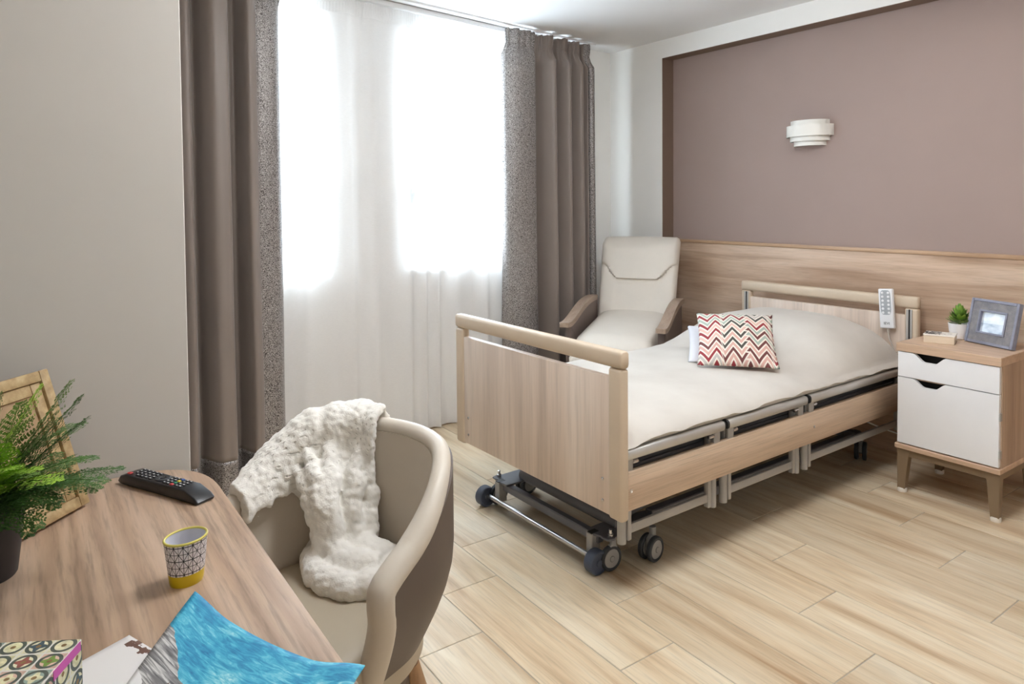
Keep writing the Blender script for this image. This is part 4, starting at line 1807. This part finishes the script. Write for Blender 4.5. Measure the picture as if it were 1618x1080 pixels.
def frond(tip, bend, mat, dens=1.0, width=0.055, start=0.22):
    """One frond from the pot centre to tip (fern coordinates)."""
    tip = Vector(tip)
    p0 = Vector((random.uniform(-.02, .02), random.uniform(-.02, .02), 0.105))
    mid = (p0 + tip) / 2 + Vector(bend)
    pts = [p0 * (1 - t) ** 2 + mid * 2 * t * (1 - t) + tip * t * t for t in [k / 24 for k in range(25)]]
    q = G()
    q.tube(pts, [0.0016 * (1 - 0.75 * k / 24) for k in range(25)], 5)
    L = (tip - p0).length
    n = max(7, int(L / 0.0125 * dens))
    for k in range(n):
        t = start + (0.985 - start) * k / (n - 1)
        i = min(23, int(t * 24))
        fr_ = t * 24 - i
        c = pts[i] * (1 - fr_) + pts[i + 1] * fr_
        dr = (pts[i + 1] - pts[i]).normalized()
        sd = dr.cross(Vector((0, 0, 1)))
        if sd.length < 1e-3:
            sd = Vector((1, 0, 0))
        sd.normalize()
        up = sd.cross(dr)
        tt = (t - start) / (1 - start)
        pl_ = width * (0.30 + 0.70 * math.sin(PI * min(1, 0.22 + tt * 0.80))) * (1 - 0.25 * tt)
        for sgn in (-1, 1):
            pd = (sd * sgn * 0.80 + dr * 0.62 + up * random.uniform(-0.12, 0.10)).normalized()
            nl = max(4, int(pl_ / 0.0052))
            ps = pd.cross(up).normalized()
            e = c + pd * pl_ - up * pl_ * 0.12
            # pinna stem
            a, b = q.bm.verts.new(c + ps * 0.0006), q.bm.verts.new(c - ps * 0.0006)
            f = q.bm.verts.new(e)
            q.bm.faces.new((a, b, f))
            for m in range(nl):
                s = (m + 0.6) / nl
                base = c.lerp(e, s)
                ll = 0.0105 * (1 - 0.55 * s) * random.uniform(0.85, 1.15)
                for g2 in (-1, 1):
                    ld = (ps * g2 * 0.85 + pd * 0.55 + up * random.uniform(-0.2, 0.25)).normalized()
                    wd = ld.cross(up).normalized() * 0.0021
                    v0, v1 = q.bm.verts.new(base), q.bm.verts.new(base + ld * ll * 0.55 + wd)
                    v2, v3 = q.bm.verts.new(base + ld * ll), q.bm.verts.new(base + ld * ll * 0.55 - wd)
                    q.bm.faces.new((v0, v1, v2, v3))
    me = q.mesh('frond', 0)
    return obj('frond', me, mat, fern)


TIPS = [((-1.381, 0.128, 0.904), 0, 0.04), ((-1.283, 0.094, 0.921), 0, 0.05), ((-1.300, 0.086, 0.905), 0, 0.05), ((-1.441, 0.094, 0.914), 0, 0.05), ((-1.490, 0.079, 0.965), 0, 0.05), ((-1.417, 0.081, 0.991), 0, 0.02),
        ((-1.470, 0.076, 1.018), 0, 0.0), ((-1.412, 0.057, 1.058), 1, 0.0), ((-1.417, 0.015, 1.057), 2, 0.0), ((-1.399, -0.013, 1.036), 1, 0.01), ((-1.479, -0.04, 1.038), 1, 0.0),
        ((-1.341, 0.007, 0.852), 0, 0.07), ((-1.325, -0.006, 0.849), 0, 0.07), ((-1.327, 0.029, 0.882), 0, 0.06), ((-1.298, 0.006, 0.955), 2, 0.05), ((-1.294, -0.022, 0.965), 2, 0.05),
        ((-1.528, 0.054, 0.880), 0, 0.05), ((-1.31, 0.03, 0.93), 2, 0.05), ((-1.33, 0.045, 0.915), 0, 0.05), ((-1.36, 0.07, 0.94), 0, 0.04), ((-1.34, -0.035, 0.99), 2, 0.03),
        ((-1.37, 0.035, 0.875), 0, 0.06), ((-1.38, 0.06, 0.90), 0, 0.05), ((-1.35, -0.04, 0.86), 0, 0.07), ((-1.44, 0.04, 0.93), 0, 0.04), ((-1.43, 0.035, 1.0), 1, 0.0),
        ((-1.39, -0.06, 0.98), 1, 0.02), ((-1.30, -0.06, 0.93), 2, 0.05), ((-1.48, -0.19, 0.95), 0, 0.04), ((-1.40, -0.21, 0.97), 1, 0.03), ((-1.33, -0.17, 0.92), 1, 0.05), ((-1.53, -0.16, 0.98), 0, 0.02),
        ((-1.45, -0.08, 1.05), 1, 0.0), ((-1.32, -0.10, 0.98), 2, 0.03), ((-1.315, 0.02, 0.90), 0, 0.06), ((-1.36, 0.0, 0.93), 1, 0.05)]
for tp, m, lift in TIPS:
    frond(Vector(tp) - FB, (0, 0, lift), greens[m], 1.0, random.uniform(0.042, 0.060))

# ------------------------------------------------------------------ tub chair at the desk
shell_dark = plain('dark_taupe_leatherette', C(98, 86, 78), 0.5, var=0.02)
inner_taupe = plain('warm_grey_leatherette', C(198, 187, 172), 0.5, var=0.02)
rim_cream = plain('cream_piping_leatherette', C(206, 196, 182), 0.42, var=0.015)
seat_beige = plain('beige_seat_leatherette', C(180, 168, 148), 0.42, var=0.02)
leg_beech = wood('beech_leg', C(166, 128, 92), C(186, 148, 110), C(200, 164, 126), 'z', across=16, along=1.2, rough=0.45)
TCX, TCY, TTH = -1.518, 0.545, math.radians(22)
tub = thing('tub_chair', 'curved beige tub chair with dark outer shell pulled up to the desk', 'armchair', (TCX, TCY, 0), TTH)
TR, TLA, TSY = 0.262, 0.105, 0.96
ZB, ZF = 0.785, 0.625


def u_plan(s):
    """s 0..1 from the right arm front round the back to the left arm front: point and outward normal."""
    tot = 2 * TLA + PI * TR
    d_ = s * tot
    if d_ < TLA:
        return Vector((TR, -TLA + d_, 0)), Vector((1, 0, 0))
    if d_ < TLA + PI * TR:
        a = (d_ - TLA) / TR
        return Vector((TR * math.cos(a), TSY * TR * math.sin(a), 0)), Vector((math.cos(a), math.sin(a), 0))
    return Vector((-TR, -(d_ - TLA - PI * TR), 0)), Vector((-1, 0, 0))


def u_top(s):
    p, _ = u_plan(s)
    k = smooth01((p.y + TLA) / (TLA + TR * 0.78))
    return ZF + (ZB - ZF) * k


NSG = 64
# outer shell: bulges, then tapers to the bottom
q = G()
rings = []
for i in range(NSG + 1):
    s = 0.014 + 0.972 * i / NSG
    p, n = u_plan(s)
    zt = u_top(s)
    col = []
    for k in range(13):
        v = k / 12
        z = 0.27 + (zt - 0.27) * v
        tap = 0.115 * (1 - smooth01((z - 0.25) / 0.36)) ** 1.15
        sh = 1 - tap / TR
        col.append(Vector((p.x * sh + n.x * 0.026, p.y * sh + n.y * 0.026, z)))
    for k in range(13):
        v = 1 - k / 12
        z = 0.27 + (zt - 0.27) * v
        tap = 0.115 * (1 - smooth01((z - 0.25) / 0.36)) ** 1.15
        sh = 1 - tap / TR
        col.append(Vector((p.x * sh + n.x * 0.006, p.y * sh + n.y * 0.006, z)))
    rings.append(col)
q.ring_surface(rings)
q.build('outer_shell', shell_dark, tub, 50)
q = G()
rings = []
for i in range(NSG + 1):
    s = 0.014 + 0.972 * i / NSG
    p, n = u_plan(s)
    zt = u_top(s) - 0.004
    col = []
    for k in range(13):
        z = 0.40 + (zt - 0.40) * k / 12
        tap = 0.10 * (1 - smooth01((z - 0.25) / 0.36)) ** 1.15
        sh = 1 - tap / TR
        puff = 0.014 * math.sin(PI * k / 12)
        col.append(Vector((p.x * sh - n.x * (0.022 + puff), p.y * sh - n.y * (0.022 + puff), z)))
    for k in range(13):
        z = 0.40 + (zt - 0.40) * (1 - k / 12)
        tap = 0.10 * (1 - smooth01((z - 0.25) / 0.36)) ** 1.15
        sh = 1 - tap / TR
        col.append(Vector((p.x * sh + n.x * 0.007, p.y * sh + n.y * 0.007, z)))
    rings.append(col)
q.ring_surface(rings)
q.build('inner_back', inner_taupe, tub, 50)
# padded cream rim, running down both arm fronts
path = []
for z in (0.30, 0.36, 0.42, 0.48, 0.54):
    tap = 0.10 * (1 - smooth01((z - 0.25) / 0.36)) ** 1.15
    path.append(Vector(((TR - tap), -TLA + 0.010 + 0.25 * tap, z)))
fr0, _ = u_plan(0)
path.append(Vector((TR, -TLA + 0.002, ZF - 0.035)))
path.append(Vector((TR, -TLA + 0.012, ZF - 0.006)))
mid = []
for i in range(5, NSG - 4):
    s = i / NSG
    p, _ = u_plan(s)
    mid.append(Vector((p.x, p.y, u_top(s) + 0.004)))
full = path + mid + [Vector((-p.x, p.y, p.z)) for p in path[::-1]]
sm = catmull(full, 3)
q = G()
q.tube(sm, [0.0285 - 0.0075 * smooth01((p.z - 0.66) / 0.12) for p in sm], 14)
q.build('rim', rim_cream, tub, 60)
# seat
q = G()
outl = []
for i in range(NSG + 1):
    s = i / NSG
    p, n = u_plan(s)
    outl.append((p.x * 0.82, p.y * 0.82))
outl += [(-0.225, -0.20), (-0.19, -0.235), (0.19, -0.235), (0.225, -0.20)]
rings = []
for k, z in ((0.96, 0.345), (1.0, 0.36), (1.0, 0.435), (0.985, 0.455), (0.94, 0.468), (0.8, 0.474), (0.4, 0.478), (0.02, 0.479)):
    rings.append([Vector((x * k, (y + 0.02) * k - 0.02, z)) for x, y in outl])
q.ring_surface(rings)
q.build('seat', seat_beige, tub, 60)
q = G()
rings = [[Vector((x * 0.80, (y + 0.02) * 0.80, z)) for x, y in outl] for z in (0.26, 0.35)]
q.ring_surface(rings)
q.build('seat_base', shell_dark, tub, 60)
for sx in (-1, 1):
    for sy, yb in ((-1, -0.17), (1, 0.15)):
        q = G()
        a = Vector((sx * 0.135, yb * 0.8, 0.30))
        b = Vector((sx * 0.205, yb * 1.25, 0.0))
        q.tube([a, b], [0.021, 0.012], 14)
        q.build('leg', leg_beech, tub)
# ------------------------------------------------------------------ plush blanket over the tub chair


def blanket_mat():
    t = NT('white_plush_knit')
    v = t.coord()
    x, y, z = t.sep(v)
    # staggered eyelets of the knit on the upper part
    row = t.m('DIVIDE', z, 0.0125)
    par = t.m('MULTIPLY', t.m('FRACT', t.m('MULTIPLY', t.m('FLOOR', row), 0.5)), 1.0)
    cx = t.m('ADD', t.m('DIVIDE', t.m('ADD', x, t.m('ADD', t.m('MULTIPLY', y, -0.5), t.m('MULTIPLY', z, 0.25))), 0.0135), par)
    dx = t.m('DIVIDE', t.m('SUBTRACT', t.m('FRACT', cx), 0.5), 0.17)
    dz = t.m('DIVIDE', t.m('SUBTRACT', t.m('FRACT', row), 0.5), 0.34)
    dot = t.m('SUBTRACT', 1.0, t.m('SQRT', t.m('ADD', t.m('MULTIPLY', dx, dx), t.m('MULTIPLY', dz, dz))), clamp=True)
    mask = t.m('MULTIPLY', t.m('MULTIPLY', t.m('SUBTRACT', z, 0.62), 9.0, clamp=True), t.m('MULTIPLY', t.m('SUBTRACT', t.noise(v, 9, 2), 0.36), 6.0, clamp=True))
    dot = t.m('MULTIPLY', dot, mask)
    fuzz = t.noise(v, 240, 3, 0.65)
    hgt = t.m('SUBTRACT', t.m('MULTIPLY', fuzz, 0.4), t.m('MULTIPLY', dot, 1.2))
    fur = t.ramp(t.noise(v, 12, 3), [(0.3, C(236, 232, 224)), (0.7, C(245, 242, 236))])
    t.base(t.mix(t.m('MULTIPLY', dot, 0.45), fur, C(150, 140, 124)))
    t.bump(hgt, 0.55, 0.005)
    return t.set(Roughness=0.95, **{'Sheen Weight': 0.5, 'Sheen Roughness': 0.6})


def wall_at(s, z, e):
    """Point in tub chair coordinates, e metres inside the upholstered wall."""
    p, n = u_plan(s)
    tap = 0.10 * (1 - smooth01((z - 0.25) / 0.36)) ** 1.15
    sh = 1 - tap / TR
    return Vector((p.x * sh - n.x * (0.03 + e), p.y * sh - n.y * (0.03 + e), z))


def hang_len(s):
    """How far the blanket reaches down on the inside."""
    return 0.30 - 0.235 * smooth01((s - 0.725) / 0.11) - 0.035 * smooth01((s - 0.84) / 0.07)


NBS, NBW = 90, 60
surf = []
for i in range(NBS + 1):
    f = i / NBS
    line = []
    for j in range(NBW + 1):
        w = j / NBW
        s = 0.552 + (0.955 - 0.552) * f
        inside = max(0.0, (w - 0.40) / 0.60)
        # upper part gathers towards the middle as it falls
        s2 = s + (0.655 - s) * 0.42 * smooth01(inside) * (1 - smooth01((s - 0.72) / 0.10))
        p, n = u_plan(s2)
        zt = u_top(s2) + 0.004
        lift = 0.036 + 0.010 * nz(s * 30, w * 3, 1)
        if w < 0.22:      # outside, hanging behind the rim
            k = 1 - w / 0.22
            pos = Vector((p.x + n.x * (lift + 0.006), p.y + n.y * (lift + 0.006), zt - 0.11 * k))
        elif w < 0.40:    # over the rim
            a = PI * (w - 0.22) / 0.18
            pos = Vector((p.x + n.x * math.cos(a) * lift, p.y + n.y * math.cos(a) * lift, zt + math.sin(a) * lift))
        else:
            L = hang_len(s)
            z = zt - L * inside
            q_ = wall_at(s2, z, 0.0)
            ridge = math.sin(s * 78 + 3.5 * nz(s * 9, inside * 2, 4)) * 0.5 + 0.5
            e = 0.006 + (0.004 + 0.030 * ridge * ridge) * smooth01(inside * 1.6) * (1 - 0.8 * smooth01((s - 0.70) / 0.12))
            top_in = Vector((p.x - n.x * lift, p.y - n.y * lift, zt))
            k = smooth01(inside * 3.0)
            tgt = q_ - n * e
            pos = Vector((top_in.x * (1 - k) + tgt.x * k, top_in.y * (1 - k) + tgt.y * k, z))
        pos += Vector((nz(s * 40, w * 9, 1), nz(s * 40, w * 9, 2), nz(s * 40, w * 9, 3))) * 0.004
        line.append((pos, n))
    surf.append(line)

q = G()
rings = []
for line in surf:
    ring = [p for p, n in line]
    back = []
    for j, (p, n) in enumerate(line[::-1]):
        jj = len(line) - 1 - j
        a = line[max(jj - 1, 0)][0]
        b = line[min(jj + 1, NBW)][0]
        t_ = (b - a).normalized()
        al = Vector((0, 0, 1)).cross(n)
        nn = t_.cross(al).normalized()
        if nn.dot(Vector((-n.x, -n.y, 0))) + nn.z * 0.5 < 0:
            nn = -nn
        back.append(p + nn * 0.022)
    rings.append(ring + back)
q.ring_surface(rings)


def roll(pts, rad, n=14):
    P = catmull(pts, 6)
    rad *= 1.08
    m = len(P) - 1
    q.tube([p + Vector((nz(k * .4, 1, rad * 99), nz(k * .4, 5, rad * 99), nz(k * .4, 9, rad * 99))) * 0.008 for k, p in enumerate(P)],
           [rad * (0.25 + 0.75 * smooth01(k / m * 2.6)) * (1 + 0.16 * nz(k * 0.5, rad * 80, 3)) for k in range(m + 1)], n)


W = wall_at
roll([W(.815, .725, .005), W(.80, .70, .04), W(.78, .655, .085), W(.757, .61, .10), W(.74, .565, .115), W(.75, .52, .11), W(.755, .495, .09)], 0.021)
roll([W(.785, .77, .0), W(.765, .73, .04), W(.745, .675, .095), W(.72, .615, .12), W(.705, .555, .115), W(.71, .51, .12)], 0.022)
roll([W(.705, .785, .0), W(.70, .74, .035), W(.692, .675, .09), W(.678, .61, .12), W(.665, .55, .12), W(.665, .505, .13)], 0.024)
roll([W(.657, .78, .0), W(.655, .72, .025), W(.648, .655, .05), W(.638, .59, .085), W(.628, .53, .10), W(.63, .50, .11)], 0.020)
roll([W(.615, .785, .0), W(.61, .73, .03), W(.60, .655, .065), W(.592, .59, .08), W(.588, .54, .08), W(.595, .505, .09)], 0.022)
roll([W(.58, .76, .0), W(.572, .69, .02), W(.563, .62, .03), W(.553, .57, .045), W(.548, .535, .05), W(.575, .505, .07)], 0.020)
roll([W(.72, .59, .08), W(.68, .555, .125), W(.63, .53, .135), W(.60, .515, .13)], 0.024)
Z = Vector
roll([Z((-.20, .13, .51)), Z((-.165, .10, .498)), Z((-.105, .045, .500)), Z((-.03, .015, .498)), Z((.045, .028, .496)), Z((.085, .075, .496)), Z((.070, .130, .498))], 0.030, 16)
roll([Z((-.19, .16, .52)), Z((-.15, .13, .505)), Z((-.08, .085, .525)), Z((.0, .07, .520)), Z((.055, .105, .510))], 0.032, 16)
roll([Z((-.17, .20, .53)), Z((-.14, .17, .515)), Z((-.07, .14, .530)), Z((.01, .135, .525)), Z((.06, .155, .505))], 0.030, 16)
roll([Z((.02, .20, .52)), Z((.055, .165, .505)), Z((.09, .12, .494)), Z((.088, .085, .492))], 0.018, 12)
me = q.mesh('plush_blanket', 180)
tmp = bpy.data.objects.new('blanket_source', me)
COL.objects.link(tmp)
md = tmp.modifiers.new('remesh', 'REMESH')
md.mode = 'VOXEL'
md.voxel_size = 0.0048
sm_ = tmp.modifiers.new('smooth', 'SMOOTH')
sm_.factor = 0.5
sm_.iterations = 7
tx_ = bpy.data.textures.new('knit_loops', 'VORONOI')
tx_.noise_scale = 0.0135
tx_.distance_metric = 'DISTANCE_SQUARED'
dm_ = tmp.modifiers.new('loops', 'DISPLACE')
dm_.texture = tx_
dm_.strength = -0.006
dm_.mid_level = 0.35
dg = bpy.context.evaluated_depsgraph_get()
bme = bpy.data.meshes.new_from_object(tmp.evaluated_get(dg))
bpy.data.objects.remove(tmp)
for p in bme.polygons:
    p.use_smooth = True
bme.materials.clear()
bl = obj('blanket', bme, blanket_mat(), None, (TCX, TCY, 0), (0, 0, TTH))
tag(bl, 'white plush knitted blanket draped over the back of the tub chair', 'blanket')
